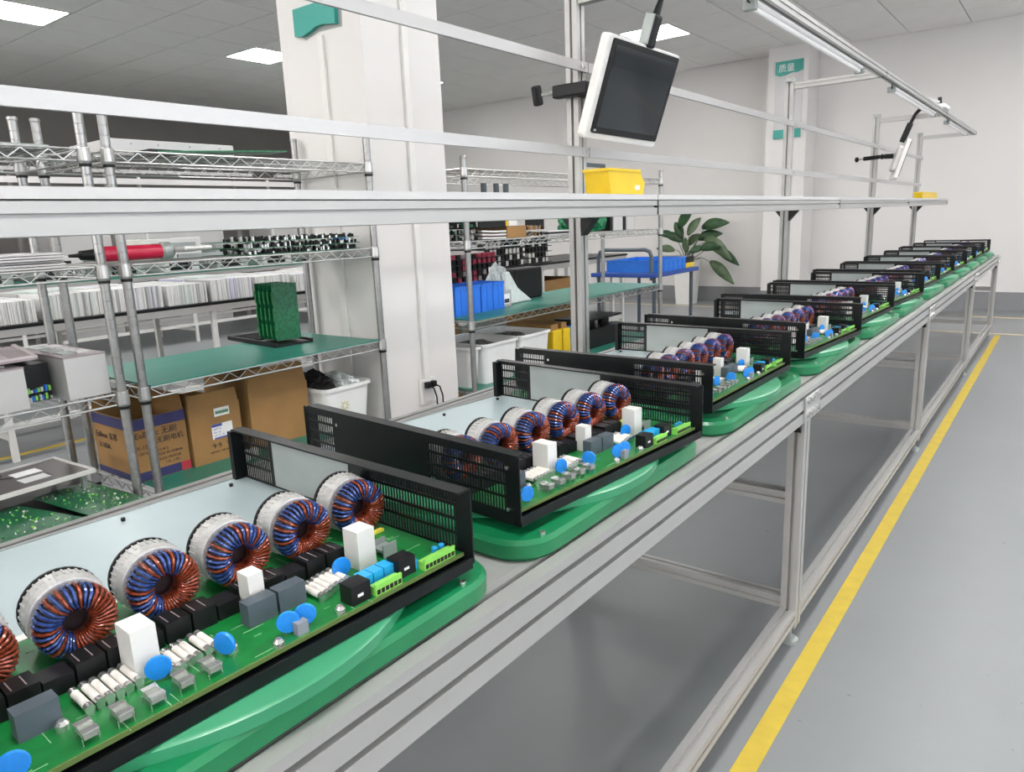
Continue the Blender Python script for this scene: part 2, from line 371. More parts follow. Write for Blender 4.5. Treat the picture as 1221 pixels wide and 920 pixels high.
# uprights
PX0, PX1 = -1.193, -1.153
POSTY = [-.12, 1.88, 3.86, 5.84, 7.66]
for k, y in enumerate(POSTY):
    top = 2.35 if k == 1 else 1.80
    part(MB().extr(slots(PX0, PX1, y-.02, y+.02, {'b': [-1.173], 't': [-1.173], 'r': [y], 'l': [y]}, d=.012, g=.004), 'z', .7225, top), 'upright_post', ALU, bench)
    az = 1.742
    if k == 1: az = 1.742
    part(MB().extr(slots(y-.015, y+.015, az, az+.030, {'l': [az+.015], 'r': [az+.015], 'b': [y]}, d=.004, g=.003), 'x', PX1+.001, -.776), 'overhead_arm', ALU, bench)
    part(MB().extr([(PX1+.001, 1.1655), (PX1+.045, 1.1655), (PX1+.001, 1.115)], 'y', y-.018, y+.018), 'corner_bracket', BLK, bench)
    part(MB().extr([(PX0-.001, 1.1655), (PX0-.026, 1.1655), (PX0-.001, 1.135)], 'y', y-.018, y+.018), 'corner_bracket', BLK, bench)
    if k > 1: part(MB().box(PX0+.004, PX1-.004, y-.034, y-.0205, 1.775, 1.792).box(PX0+.004, PX1-.004, y+.0205, y+.034, 1.775, 1.792), 'end_bracket', GALV, bench, kind='stuff')
    part(MB().extr([(y+.021, 1.1655), (y+.045, 1.1655), (y+.021, 1.135)], 'x', PX0+.008, PX1-.008), 'corner_bracket', BLK, bench)
for a, b in ((-.6, 1.90), (1.905, 3.88), (3.885, 5.86), (5.865, 7.70)):
    for z0, z1 in ((1.338, 1.364), (1.568, 1.594)):
        r_ = part(MB().box(PX1+.001, PX1+.009, a, b, z0, z1), 'tie_rail', ALU2, bench)
        for yy in (b-.012, b-.034):
            part(MB().cyl((PX1+.009, yy, mid(z0, z1)), (PX1+.0125, yy, mid(z0, z1)), .0045, 10), 'screw', SILV, r_)
JY = [-.6, 1.953, 4.01, 5.96, 7.95]
for a, b in zip(JY, JY[1:]):
    part(MB().extr(slots(-.985, -.950, 1.1665, 1.2060, {'r': [1.1895], 't': []}, d=.010, g=.0028), 'y', a+.003, b-.006), 'shelf_fascia', ALU, bench)
    part(MB().box(-1.151, -.9505, a+.003, b-.004, 1.2085, 1.2225), 'shelf_board', SHELFB, bench)
    part(MB().extr(slots(-1.151, -1.116, 1.1665, 1.2080, {}), 'y', a+.003, b-.006), 'shelf_rear_rail', ALU, bench)
    part(MB().box(-.986, -.9492, b-.0055, b+.0025, 1.168, 1.2078), 'end_cap', BLK, bench)
for y in POSTY:
    part(MB().box(-1.115, -.986, y-.015, y+.015, 1.168, 1.198), 'shelf_bearer', ALU, bench)
# overhead lamp beam
LY = [-.12, 1.875, 3.855, 5.835, 7.67]
for a, b in zip(LY, LY[1:]):
    part(MB().extr(slots(-.775, -.745, 1.742, 1.772, {'l': [1.757], 'r': [1.757], 'b': [-.76], 't': [-.76]}, d=.004, g=.003), 'y', a+.002, b-.002), 'overhead_beam', ALU, bench)
    part(MB().box(-.7755, -.7445, b-.0015, b+.0015, 1.7415, 1.7725), 'end_cap', BLK, bench)
names = ['nearest slim tube lamp under the overhead beam, out of frame', 'long slim tube lamp under the overhead beam near the top edge', 'slim tube lamp on the beam section before the second hanging monitor', 'farthest slim tube lamp under the overhead beam end']
for (a, b), nm in zip(((.25, 1.5), (2.15, 3.52), (4.15, 5.55), (6.1, 7.3)), names):
    t = thing('tube_lamp', nm, 'lamp', (-.79, (a+b)/2, 1.735))
    part(MB().extr([(-.794, 1.727), (-.768, 1.727), (-.764, 1.730), (-.764, 1.738), (-.798, 1.738), (-.798, 1.730)], 'y', a+.03, b-.03), 'lamp_body', TUBE, t)
    part(MB().tube([(-.781, a+.03, 1.722), (-.781, b-.03, 1.722)], .0085, 12), 'diffuser', TUBE, t, smooth=True)
    for yy in (a+.012, b-.045): part(MB().box(-.799, -.763, yy, yy+.025, 1.712, 1.7390), 'end_clip', GALV, t, bevel=.002)
    part(MB().tube([(-.778, a+.012, 1.73), (-.772, a-.02, 1.725), (-.768, a-.04, 1.742)], .003, 6, 0), 'power_lead', BLK, t)

# ================================================================== MONITORS
def monitor(loc, rot, w, h, label, post, tilt_handle):
    M = Matrix.Translation(loc) @ rot.to_4x4()      # local: +x out of screen, y right, z up
    t = thing('monitor', label, 'monitor', loc)
    def rr(y0, y1, z0, z1, r, n=5):
        P = []
        for cy, cz, a0 in ((y1-r, z1-r, 0), (y0+r, z1-r, 90), (y0+r, z0+r, 180), (y1-r, z0+r, 270)):
            for k in range(n+1):
                a = R(a0+90*k/n); P.append((cy+r*math.cos(a), cz+r*math.sin(a)))
        return P
    b = MB(M); b.extr(rr(-w/2-.022, w/2+.010, -h/2-.018, h/2+.008, .012), 'x', -.030, -.004)
    c = part(b, 'housing', WHT, t, bevel=.004)
    b = MB(M); b.extr(rr(-w/2*.7, w/2*.7, -h/2*.7, h/2*.7, .02), 'x', -.055, -.0295); part(b, 'rear_cover', WHT, t, bevel=.004)
    b = MB(M); b.extr(rr(-w/2, w/2, -h/2, h/2, .006), 'x', -.0045, .001); bz = part(b, 'bezel', BLK, t)
    b = MB(M); b.box(.0005, .0016, -w/2+.014, w/2-.014, -h/2+.016, h/2-.014); part(b, 'screen', SCREEN, t)
    b = MB(M); b.box(.001, .0016, -w/2+.006, -w/2+.018, -h/2+.004, -h/2+.010); part(b, 'maker_badge', SILV, bz)
    return t, M
rot1 = Matrix(((.944, 0.07, .322), (-.072, .997, 0), (-.321, -.02, .947)))
ax = Vector((.944, -.072, -.321)).normalized(); ay = Vector((.066, .998, -.02)); ay = (ay-ax*ay.dot(ax)).normalized(); az = ax.cross(ay)
rot1 = Matrix((ax, ay, az)).transposed()
m1, M1 = monitor((-1.0, 1.92, 1.494), rot1, .333, .233, 'white framed monitor with dark screen hung on the nearest visible post', 1.88, 0)
# arm, clamp, cable of the first monitor
arm = thing('screw_clamp', 'black screw clamp arm gripping the nearest visible post beside the monitor', 'clamp', (-1.13, 1.86, 1.52))
part(MB().box(-1.212, -1.100, 1.815, 1.846, 1.498, 1.532), 'clamp_body', BLK, arm, bevel=.004)
part(MB().box(-1.152, -1.100, 1.846, 1.915, 1.498, 1.532), 'clamp_jaw', BLK, arm, bevel=.004)
part(MB().cyl((-1.212, 1.83, 1.515), (-1.25, 1.82, 1.513), .005, 8), 'screw_rod', SILV, arm)
part(MB().obox((-1.262, 1.815, 1.512), (.017, .035, .055), Matrix.Rotation(R(12), 3, 'X')), 'wing_knob', BLK, arm, bevel=.006)
part(MB().tube([(-1.10, 1.88, 1.515), (-1.082, 1.895, 1.512), (-1.062, 1.91, 1.508)], .014, 12), 'ball_joint', BLK, arm, smooth=True)
hd = thing('cable_grip', 'black handle shaped cable plug rising from the top of the near monitor', 'cable', (-.97, 1.95, 1.61))
part(MB(M1).box(-.028, .004, -.012, .024, .118, .20), 'grip', BLK, hd, bevel=.007)
part(MB(M1).box(-.028, .0005, -.020, -.0125, .125, .20), 'grip_side', GALV, hd, bevel=.002)
p_ = [M1 @ Vector(q) for q in ((-.012, .008, .20), (-.012, .012, .24), (-.02, .020, .29), (-.04, .03, .36), (-.05, .035, .46))]
part(MB().tube(p_, [.011, .007, .0055, .005, .005], 10), 'cord', BLK, hd, smooth=True)
# second monitor, seen almost edge-on
ax = Vector((.93, .24, -.27)).normalized(); ay = Vector((-.25, .96, 0)); ay = (ay-ax*ay.dot(ax)).normalized(); az = ax.cross(ay)
m2, M2 = monitor((-.985, 5.80, 1.475), Matrix((ax, ay, az)).transposed(), .333, .233, 'white monitor seen from its edge on the farther overhead post', 5.84, 0)
arm2 = thing('screw_clamp', 'long black screw clamp arm holding the farther monitor', 'clamp', (-1.13, 5.81, 1.51))
part(MB().cyl((-1.235, 5.80, 1.505), (-1.13, 5.80, 1.51), .014, 10), 'clamp_body', BLK, arm2, smooth=True)
part(MB().cyl((-1.27, 5.80, 1.503), (-1.235, 5.80, 1.505), .004, 8), 'screw_rod', SILV, arm2)
part(MB().lathe([(.006, 0), (.017, .006), (.017, .02), (.008, .026)], (-1.292, 5.80, 1.502), 12, 0, 'x'), 'wing_knob', BLK, arm2, smooth=True)
part(MB().lathe([(.008, 0), (.018, .01), (.018, .02), (.008, .03)], (-1.13, 5.80, 1.510), 12, 0, 'x'), 'ball_joint', BLK, arm2, smooth=True)
part(MB().cyl((-1.10, 5.80, 1.510), (-1.045, 5.80, 1.508), .017, 10), 'joint_stub', BLK, arm2, smooth=True)
hd = thing('cable_grip', 'black handle shaped cable plug above the farther monitor', 'cable', (-.95, 5.8, 1.63))
part(MB().obox((-.975, 5.80, 1.655), (.035, .035, .13), Matrix.Rotation(R(20), 3, 'Y')), 'grip', BLK, hd, bevel=.006)
part(MB().tube([(-.952, 5.80, 1.715), (-.93, 5.80, 1.77), (-.90, 5.80, 1.80), (-.86, 5.80, 1.80), (-.83, 5.805, 1.785)], [.012, .010, .014, .014, .009], 8), 'cord', BLK, hd, smooth=True)
cl = thing('camera_bracket', 'small white clamp device with black screw on top of the beam end', 'clamp', (-.76, 5.75, 1.775))
part(MB().box(-.79, -.73, 5.62, 5.84, 1.7725, 1.80), 'clip_body', WHT, cl, bevel=.008)
part(MB().obox((-.80, 5.62, 1.825), (.07, .05, .012), Matrix.Rotation(R(25), 3, 'Y')), 'clip_arm', WHT, cl)
part(MB().cyl((-.77, 5.68, 1.80), (-.775, 5.68, 1.845), .012, 10), 'screw', BLK, cl)

# ================================================================== PALLETS + CHASSIS
def rrect(x0, x1, y0, y1, r, n=6):
    P = []
    for cx, cy, a0 in ((x1-r, y1-r, 0), (x0+r, y1-r, 90), (x0+r, y0+r, 180), (x1-r, y0+r, 270)):
        for k in range(n+1):
            a = R(a0+90*k/n); P.append((cx+r*math.cos(a), cy+r*math.sin(a)))
    return P
def loft(mb, loops, m=0, cap0=True, cap1=True):
    idx = [[mb.pt(p) for p in L] for L in loops]
    for A, B in zip(idx, idx[1:]):
        n = len(A)
        for k in range(n): j = (k+1) % n; mb.face((A[k], A[j], B[j], B[k]), m)
    if cap0: mb.face(idx[0][::-1], m)
    if cap1: mb.face(idx[-1], m)
def make_pallet():
    t = thing('work_pallet', '', 'pallet', (0, 0, 0), 'green pallets under the chassis')
    mb = MB(); X0, X1, Y0, Y1 = -.565, .0, 0, .575
    def ring(ins, z, r): return [(x, y, z) for x, y in rrect(X0+ins, X1-ins, Y0+ins, Y1-ins, max(.01, r-ins))]
    loft(mb, [ring(.006, .0, .06), ring(0, .006, .06), ring(0, .024, .06), ring(.005, .030, .06), ring(.028, .031, .06), ring(.034, .026, .06)])
    part(mb, 'tray', PALG, t, smooth=True)
    mb = MB(); mb.lathe([(.276, .0265), (.284, .029), (.284, .041), (.280, .0435)], (-.275, .287, 0), 64); part(mb, 'turntable_disc', DISCG, t, smooth=True)
    for yy in (.05, .51): part(MB().cyl((-.014, yy, .0302), (-.014, yy, .0335), .004, 8), 'rivet', SILV, t)
    return t

PE = .011; CL = .50; CH = .090; XL = -.490
def side_panel_mb(inner):
    mb = MB(); y0, y1 = 0, .002
    H = CH
    rows = [.014, .032, .050, .068, .080]
    reg = [(XL+.010, XL+.086), (-.168, -.014)]
    # solid areas
    mb.box(XL, XL+.010, y0, y1, 0, H); mb.box(XL+.086, -.168, y0, y1, 0, H); mb.box(-.014, PE, y0, y1, 0, H)
    for a, b in reg:
        mb.box(a, b, y0, y1, 0, .012); mb.box(a, b, y0, y1, .080, H)
        for z in rows[1:-1]: mb.box(a, b, y0, y1, z-.0025, z+.0015)
        n = int((b-a)/.0052)
        for k in range(n):
            x = a+(k+.5)*(b-a)/n; mb.box(x-.0009, x+.0009, y0+.0003, y1-.0003, .012, .080)
    return mb
def make_toroid(parent, u, first):
    """ring axis along x; origin at (-.152, u, .0445)"""
    c = bpy.data.objects.new('toroid_inductor', TOR['wind']); COL.objects.link(c); c.parent = parent; c.location = (-.150, u, .0445)
    c.rotation_euler = (random.uniform(-.5, .5), 0, random.uniform(-.08, .05))
    for nm in ('core', 'housing'):
        s = bpy.data.objects.new(nm, TOR[nm]); COL.objects.link(s); s.parent = c
    return c
TOR = {}
def prep_toroid():
    rnd = random.Random(3)
    wb = MB(); N = 38; RM = .0228; ra = .0112; ha = .0135
    for k in range(N):
        th = 2*math.pi*k/N; deg = math.degrees(th)
        # blue on the upper-left half, copper on the lower-right
        c, s_ = math.cos(th), math.sin(th)          # y = c, z = s
        left = (-c*.8+s_*.5)
        mi = 1 if rnd.random() < (.68 if left > .3 else (.32 if left > -.3 else .08)) else 0
        pts = []
        for q in range(12):
            a = 2*math.pi*q/12; rad = RM+ra*math.copysign(abs(math.cos(a))**.8, math.cos(a)); h = ha*math.copysign(abs(math.sin(a))**.8, math.sin(a))
            tw = th+(.10 if math.cos(a) > 0 else 0)*1.0
            pts.append((h, rad*math.cos(tw), rad*math.sin(tw)))
        wb.tube(pts, [.00155 if p[1]**2+p[2]**2 > RM**2 else .0009 for p in pts], 5, mi, closed=True)
    TOR['wind'] = wb.mesh('toroid_inductor', [COPPER, BLUEW], smooth=True)
    cb = MB(); prof = []
    rings = []
    for k in range(28):
        th = 2*math.pi*k/28
        rings.append([cb.pt((.0118*math.sin(a), (.0228+.0098*math.cos(a))*math.cos(th), (.0228+.0098*math.cos(a))*math.sin(th))) for a in [2*math.pi*q/8 for q in range(8)]])
    for k in range(28):
        A = rings[k]; B = rings[(k+1) % 28]
        for q in range(8): j = (q+1) % 8; cb.face((A[q], A[j], B[j], B[q]))
    cb.cyl((-.0128, 0, 0), (-.0105, 0, 0), .0145, 20)  # dark disc put in for the shade inside the ring's hole
    TOR['core'] = cb.mesh('core', DARKW, smooth=True)
    hb = MB(); hb.lathe([(.0345, -.042), (.0355, -.040), (.0355, -.014), (.034, -.0135)], (0, 0, 0), 32, 0, 'x')
    for k in range(36):
        th = 2*math.pi*(k+.5)/36; c, s_ = math.cos(th), math.sin(th)
        hb.obox((-.034, .0358*c, .0358*s_), (.012, .0018, .0016), Matrix.Rotation(th, 3, 'X'))
    hb.lathe([(.034, -.0455), (.0368, -.0455), (.0368, -.0425), (.034, -.0425)], (0, 0, 0), 32, 1, 'x')
    TOR['housing'] = hb.mesh('housing', [CAN, BLK], smooth=False)
prep_toroid()
def make_chassis():
    t = thing('inverter_chassis', '', 'chassis', (0, 0, 0), 'open chassis in the line on the bench')
    part(MB().box(XL, -.222, .003, CL-.003, .001, .008), 'heat_spreader_plate', PLATE, t)
    sc = MB()
    for x, y in ((-.46, .06), (-.46, .30), (-.46, .46), (-.31, .19), (-.31, .36), (-.24, .08), (-.24, .44)): sc.cyl((x, y, .008), (x, y, .0125), .003, 8)
    part(sc, 'plate_screws', BLK, t, kind='stuff')
    rb = MB().box(XL-.002, XL+.001, .0, CL, -.003, .0095); part(rb, 'rear_lip', GALV, t)
    part(MB().box(-.234, -.2215, .01, CL-.01, .0085, .011), 'insulating_strip', CER, t)
    pc = part(MB().box(-.221, -.004, .004, CL-.004, .006, .010), 'circuit_board', PCB, t)
    lm = MB()
    rnd = random.Random(5)
    for k in range(70):
        y = rnd.uniform(.02, .48); x = rnd.uniform(-.21, -.01); L = rnd.uniform(.004, .03)
        lm.box(x, x+(.0007 if k % 2 else L), y, y+(L if k % 2 else .0007), .0100, .0103)
    part(lm, 'printed_tracks', mat('pale_print', (.25, .45, .25), .5), pc, kind='stuff')
    part(MB().box(-.0035, -.0018, .004, CL-.004, .006, .0106), 'board_edge', mat('board_edge', (.10, .16, .04), .6), t)
    fl_ = MB(); fl_.extr([(-.0005, -.008), (.0095, -.008), (.0105, -.007), (.0105, .006), (.008, .006), (.008, -.004), (-.0005, -.004)], 'y', .0025, CL-.0025)
    part(fl_, 'front_lip', BLKM, t)
    part(MB().box(XL, -.001, .001, CL-.001, -.008, .0005), 'bottom_sheet', BLKM, t)
    for y, sgn in ((0, 1), (CL-.002, -1)):
        T = Matrix.Translation((0, y, -.001)); mb = side_panel_mb(0); mb.v = [tuple(T @ Vector(v)) for v in mb.v]
        sp = part(mb, 'side_panel', BLKM, t)
        yy0, yy1 = (y, y+.020) if sgn > 0 else (y-.018, y+.002)
        part(MB().box(XL+.012, PE-.002, yy0, yy1, CH-.0015, CH+.001), 'top_flange', BLKM, sp)
        part(MB().box(XL, XL+.010, yy0, yy1, .0, CH-.004), 'corner_flange', BLKM, sp)
        ys = y+.0022 if sgn > 0 else y-.0012
        part(MB().box(-.395, -.212, ys, ys+.001, .011, CH-.006), 'grey_lining', GALV, sp)
        s2 = MB()
        for x, z in ((-.392, .070), (-.392, .018), (-.010, .072), (-.010, .014)):
            s2.cyl((x, (y-.0022 if sgn > 0 else y+.002), z), (x, (y if sgn > 0 else y+.0042), z), .0028, 8)
        part(s2, 'panel_screws', SILV, sp, kind='stuff')
    for u in (.052, .134, .216, .298, .379, .462):
        c = make_toroid(t, u, True)
        g = MB().box(-.1445, -.138, u-.022, u+.020, .010, .0135).mesh('glue_strip', YGLUE)
    gm = MB().box(-.003, .003, -.021, .021, 0, .0035).mesh('glue_strip', YGLUE)
    for u in (.134, .216, .298, .379, .462):
        g = bpy.data.objects.new('glue_strip', gm); COL.objects.link(g); g.parent = t; g.location = (-.132, u, .010); g.rotation_euler = (0, 0, random.uniform(-.05, .05))
    def put(name, me, locs, rz=None):
        for k, (x, y) in enumerate(locs):
            o = bpy.data.objects.new(name, me); COL.objects.link(o); o.parent = t; o.location = (x, y, .010)
            if rz: o.rotation_euler = (0, 0, rz)
    rel = MB().box(-.013, .013, -.0118, .0118, 0, .021); rel.box(-.009, .009, -.008, -.007, .021, .0214, 1); rel.box(-.009, .009, .003, .004, .021, .0214, 1)
    rm = rel.mesh('relay', [BLK, PLUM]); rel2 = MB().box(-.012, .012, -.0118, .0118, 0, .0165).mesh('relay', [BLK])
    us = [.022, .0475, .073, .0985, .124, .1495, .1755, .2015, .2275, .2535, .2795, .3055, .3315, .3575, .3835]
    for k, u in enumerate(us): put('relay', rm if k % 3 else rel2, [(-.108, u)])
    def capb(w, d, h):
        mb = MB(); mb.box(-d/2, d/2, -w/2, w/2, 0, h); o = mb.mesh('film_capacitor', [WHT]); return o
    put('film_capacitor', capb(.022, .030, .046), [(-.076, .157)]); put('film_capacitor', capb(.017, .020, .042), [(-.090, .276)]); put('film_capacitor', capb(.024, .026, .046), [(-.078, .405)])
    cm = MB().box(-.008, .008, -.0155, .0155, 0, .024).mesh('grey_capacitor', [GRYP])
    put('grey_capacitor', cm, [(-.066, .268), (-.066, .302), (-.062, .070)])
    put('grey_capacitor', MB().box(-.004, .004, -.006, .006, 0, .013).mesh('grey_capacitor', [mat('light_grey_plastic', (.22, .24, .27), .5)]), [(-.010, .278)])
    fu = MB(); fu.cyl((-.014, 0, .006), (.014, 0, .006), .0036, 10, 0)
    fu.cyl((-.019, 0, .006), (-.013, 0, .006), .0040, 10, 1); fu.cyl((.013, 0, .006), (.019, 0, .006), .0040, 10, 1); fu.box(-.018, -.014, -.003, .003, 0, .004, 1); fu.box(.014, .018, -.003, .003, 0, .004, 1)
    fm = fu.mesh('ceramic_fuse', [CER, SILV], smooth=True)
    fl2 = [(-.064, .103), (-.066, .112), (-.066, .1195), (-.067, .128), (-.067, .1355), (-.068, .144)]
    fl2 += [(-.058, .170), (-.059, .178), (-.061, .1865), (-.062, .194), (-.064, .2045), (-.064, .212)]
    fl2 += [(-.060, .327), (-.061, .3345), (-.064, .343), (-.066, .351), (-.066, .358), (-.068, .366)]
    put('ceramic_fuse', fm, fl2)
    gc = MB(); gc.box(-.009, .009, -.005, .005, .005, .0105, 0)
    for x in (-.008, .008):
        for y in (-.006, .006): gc.cyl((x, y, 0), (x, y, .006), .0006, 5, 1)
    gc.box(-.010, -.004, -.0062, .0062, .0104, .0118, 1); gc.box(.004, .010, -.0062, .0062, .0104, .0118, 1); gc.box(-.0095, .0095, .0048, .0060, .004, .0110, 1)
    gmh = gc.mesh('fuse_clip', [mat('clear_smoked_plastic', (.36, .38, .34), .2, 0, trans=.3), SILV])
    put('fuse_clip', gmh, [(-.018, .090), (-.018, .116), (-.019, .142), (-.020, .167), (-.020, .192)])
    di = MB(); di.lathe([(.006, -.0022), (.0105, -.0020), (.0112, 0), (.0105, .0020), (.006, .0022)], (0, 0, .013), 20, 0, 'x'); di.cyl((0, -.004, 0), (0, -.004, .006), .0006, 5, 1); di.cyl((0, .004, 0), (0, .004, .006), .0006, 5, 1)
    dm = di.mesh('blue_varistor', [BLUEV, SILV], smooth=True)
    put('blue_varistor', dm, [(-.046, .159), (-.070, .372), (-.012, .040)], -.25)
    put('blue_varistor', dm, [(-.034, .214)], -1.15); put('blue_varistor', dm, [(-.018, .270), (-.017, .288)], -.5)
    rc = MB(); rc.lathe([(.0055, 0), (.0055, .005), (.003, .008)], (0, 0, 0), 10); rcm = rc.mesh('small_capacitor', [SILV], smooth=True)
    put('small_capacitor', rcm, [(-.046, .082), (-.008, .252), (-.010, .324), (-.038, .222)])
    bk = MB().box(-.010, .010, -.012, .012, 0, .021); bk.box(.0102, .0108, -.005, .002, .008, .011, 1)
    bkm = bk.mesh('power_relay', [BLK, PAPER]); put('power_relay', bkm, [(-.018, .350), (-.023, .418)])
    put('blue_relay', MB().box(-.008, .008, -.0065, .0065, 0, .017).mesh('blue_relay', [CYAN]), [(-.030, .3705), (-.030, .385), (-.030, .3995)])
    tb = MB(); tb.box(-.0055, .0055, -.018, .018, 0, .010); tb.box(.003, .0058, -.018, .018, .010, .013, 0)
    for k in range(6): tb.box(.0056, .0062, -.0165+k*.0058, -.0125+k*.0058, .002, .007, 1)
    tbm = tb.mesh('terminal_block', [LIME, DARKW]); put('terminal_block', tbm, [(-.010, .384)])
    tb = MB(); tb.box(-.0055, .0055, -.024, .024, 0, .010); tb.box(.003, .0058, -.024, .024, .010, .013, 0)
    for k in range(8): tb.box(.0056, .0062, -.0225+k*.0058, -.0185+k*.0058, .002, .007, 1)
    put('terminal_block', tb.mesh('terminal_block', [LIME, DARKW]), [(-.010, .460)])
    bc = MB(); bc.lathe([(.004, 0), (.004, .009), (.003, .010)], (0, 0, 0), 10); put('blue_capacitor', bc.mesh('blue_capacitor', [CYAN], smooth=True), [(-.026, .472), (-.026, .483), (-.020, .436)])
    pt = MB(); pt.box(-.010, .010, -.010, .010, .006, .009, 0)
    for x in (-.010, .010): pt.box(x-.001, x+.001, -.010, .010, 0, .016, 0)
    put('clear_shroud', pt.mesh('clear_shroud', [GALV]), [(-.078, .440)])
    return t
proto_p = make_pallet(); proto_c = make_chassis()
CY = [.092, .712, 1.375, 2.025, 2.69, 3.28, 3.96, 4.59, 5.17, 5.78, 6.38, 6.96]
words = ['first', 'second', 'third', 'fourth', 'fifth', 'sixth', 'seventh', 'eighth', 'ninth', 'tenth', 'eleventh', 'twelfth and farthest']
XJ = [.010, .012, .006, .004, 0, .003, -.004, 0, .002, -.003, .002, .002]
YJ = [-.046, -.085, -.012, -.075, -.04, -.07, -.04, -.02, -.03, -.02, -.02, -.01]
for k, y in enumerate(CY):
    c = proto_c if k == 0 else dup(proto_c)
    p = proto_p if k == 0 else dup(proto_p)
    # the three points around which a chassis sits: chassis floor above the turntable
    c.location = (-.564+XJ[k], y, .7745); c.rotation_euler = (0, 0, YJ[k])
    p.location = (-.512, y-.028+(.004 if k % 2 else 0), .7225)
    pos = 'nearest the camera at the lower left' if k == 0 else ('from the near end of the line' if k < 11 else 'at the end of the line')
    c['label'] = 'open black vented chassis with green circuit board, ' + (('nearest, lower left of picture') if k == 0 else (words[k]+' from the near end') if k < 11 else 'farthest on the bench')
    p['label'] = 'rounded green pallet with turntable under the ' + ('nearest chassis' if k == 0 else (words[k]+' chassis') if k < 11 else 'farthest chassis')

# ================================================================== WIRE SHELVING
def post_mesh(h):
    prof = [(.0120, .0), (.0145, .004), (.0145, .016), (.0127, .018)]
    z = .03
    while z < h-.03:
        prof += [(.0127, z), (.0120, z+.0008), (.0120, z+.0022), (.0127, z+.003)]; z += .0254
    prof += [(.0127, h-.012), (.0145, h-.010), (.0145, h-.002), (.010, h)]
    return MB().lathe(prof, (0, 0, 0), 14).mesh('post', STEEL, smooth=True)
PM = post_mesh(1.52); PM2 = post_mesh(1.445)
SLV = MB().cyl((0, 0, 0), (0, 0, .008), .0150, 12).mesh('sleeve', BLK)
def wire_shelf_mb(x0, x1, y0, y1, z, fine=True):
    """z is the top of the wire mat"""
    mb = MB(); h = .030
    for x in (x0, x1):
        mb.tube([(x, y0+.02, z), (x, y1-.02, z)], .0030, 6); mb.tube([(x, y0+.02, z-h), (x, y1-.02, z-h)], .0030, 6)
        n = int((y1-y0)/.0325); pts = []
        for k in range(n+1): pts.append((x, y0+.02+(y1-y0-.04)*k/n, z-.003-(h-.006)*(k % 2)))
        mb.tube(pts, .0019, 4)
    for y in (y0, y1):
        mb.tube([(x0+.02, y, z), (x1-.02, y, z)], .0030, 6); mb.tube([(x0+.02, y, z-h), (x1-.02, y, z-h)], .0030, 6)
        n = int((x1-x0)/.0325); pts = []
        for k in range(n+1): pts.append((x0+.02+(x1-x0-.04)*k/n, y, z-.003-(h-.006)*(k % 2)))
        mb.tube(pts, .0019, 4)
    for x, y in ((x0, y0), (x1, y0), (x0, y1), (x1, y1)):
        mb.lathe([(.0150, -h-.006), (.0172, -h), (.0158, .004), (.0142, .006)], (x, y, z), 14)
        # corner wires
        sx = 1 if x == x0 else -1; sy = 1 if y == y0 else -1
        for dz in (0, -h): mb.tube([(x+sx*.012, y+sy*.012, z+dz), (x+sx*.03, y, z+dz)], .003, 5); mb.tube([(x+sx*.012, y+sy*.012, z+dz), (x, y+sy*.03, z+dz)], .003, 5)
    n = int((y1-y0)/.024)
    for k in range(1, n):
        y = y0+(y1-y0)*k/n; mb.tube([(x0, y, z+.001), (x1, y, z+.001)], .0016, 4)
    for q in (1, 2): x = x0+(x1-x0)*q/3; mb.tube([(x, y0, z-.003), (x, y1, z-.003)], .0028, 5)
    return mb
def shelving(x0, x1, y0, y1, levels, label, pm=None):
    t = thing('wire_shelving_unit', label, 'shelving', (mid(x0, x1), mid(y0, y1), 0))
    for x in (x0, x1):
        for y in (y0, y1):
            o = bpy.data.objects.new('post', pm or PM); COL.objects.link(o); o.parent = t
            o.location = Vector((x, y, 0))-t.location; ORG[o.name] = ORG[t.name]
            for z in levels:                       # black split sleeves under each shelf collar
                s = bpy.data.objects.new('sleeve', SLV); COL.objects.link(s); s.parent = o; s.location = (0, 0, z-.0445)
    for z in levels:
        part(wire_shelf_mb(x0, x1, y0, y1, z), 'wire_shelf', WIRE, t)
    return t
LV = [.415, .738, 1.088, 1.392]
SX0, SX1 = -2.50, -2.08
shelving(SX0, SX1, .972, 1.895, LV, 'chrome wire shelving unit holding the cartons, left of the column')
shelving(SX0, SX1, -.015, .912, LV, 'chrome wire shelving unit at the left edge holding grey metal boxes')
shelving(SX0, SX1, 2.43, 4.31, LV, 'long chrome wire shelving unit right of the column, with blue bins', PM2)

def mat_sheet(x0, x1, y0, y1, z, label):
    return solo(MB().box(x0, x1, y0, y1, z, z+.004), 'esd_mat', MAT_G, label, 'mat', (mid(x0, x1), mid(y0, y1), z))
ZM = .0035
mat_sheet(-2.535, -2.072, .99, 1.875, .738+ZM, 'green mat on the shelf above the brown cartons')
mat_sheet(-2.49, -2.072, .99, 1.875, .415+ZM, 'green mat under the brown cartons on the bottom shelf')
mat_sheet(-2.52, -2.072, 2.45, 4.29, .738+ZM, 'green mat under the blue bins right of the column')
mat_sheet(-2.49, -2.072, 2.45, 4.29, .415+ZM, 'green mat under the white bins on the bottom shelf')
mat_sheet(-2.475, -2.072, .02, .896, .415+ZM, 'green mat on the bottom shelf at the left edge')
ZS = [z+ZM+.0042 for z in LV]     # standing height on mats
ZW = [z+.0028 for z in LV]         # standing height on bare wires

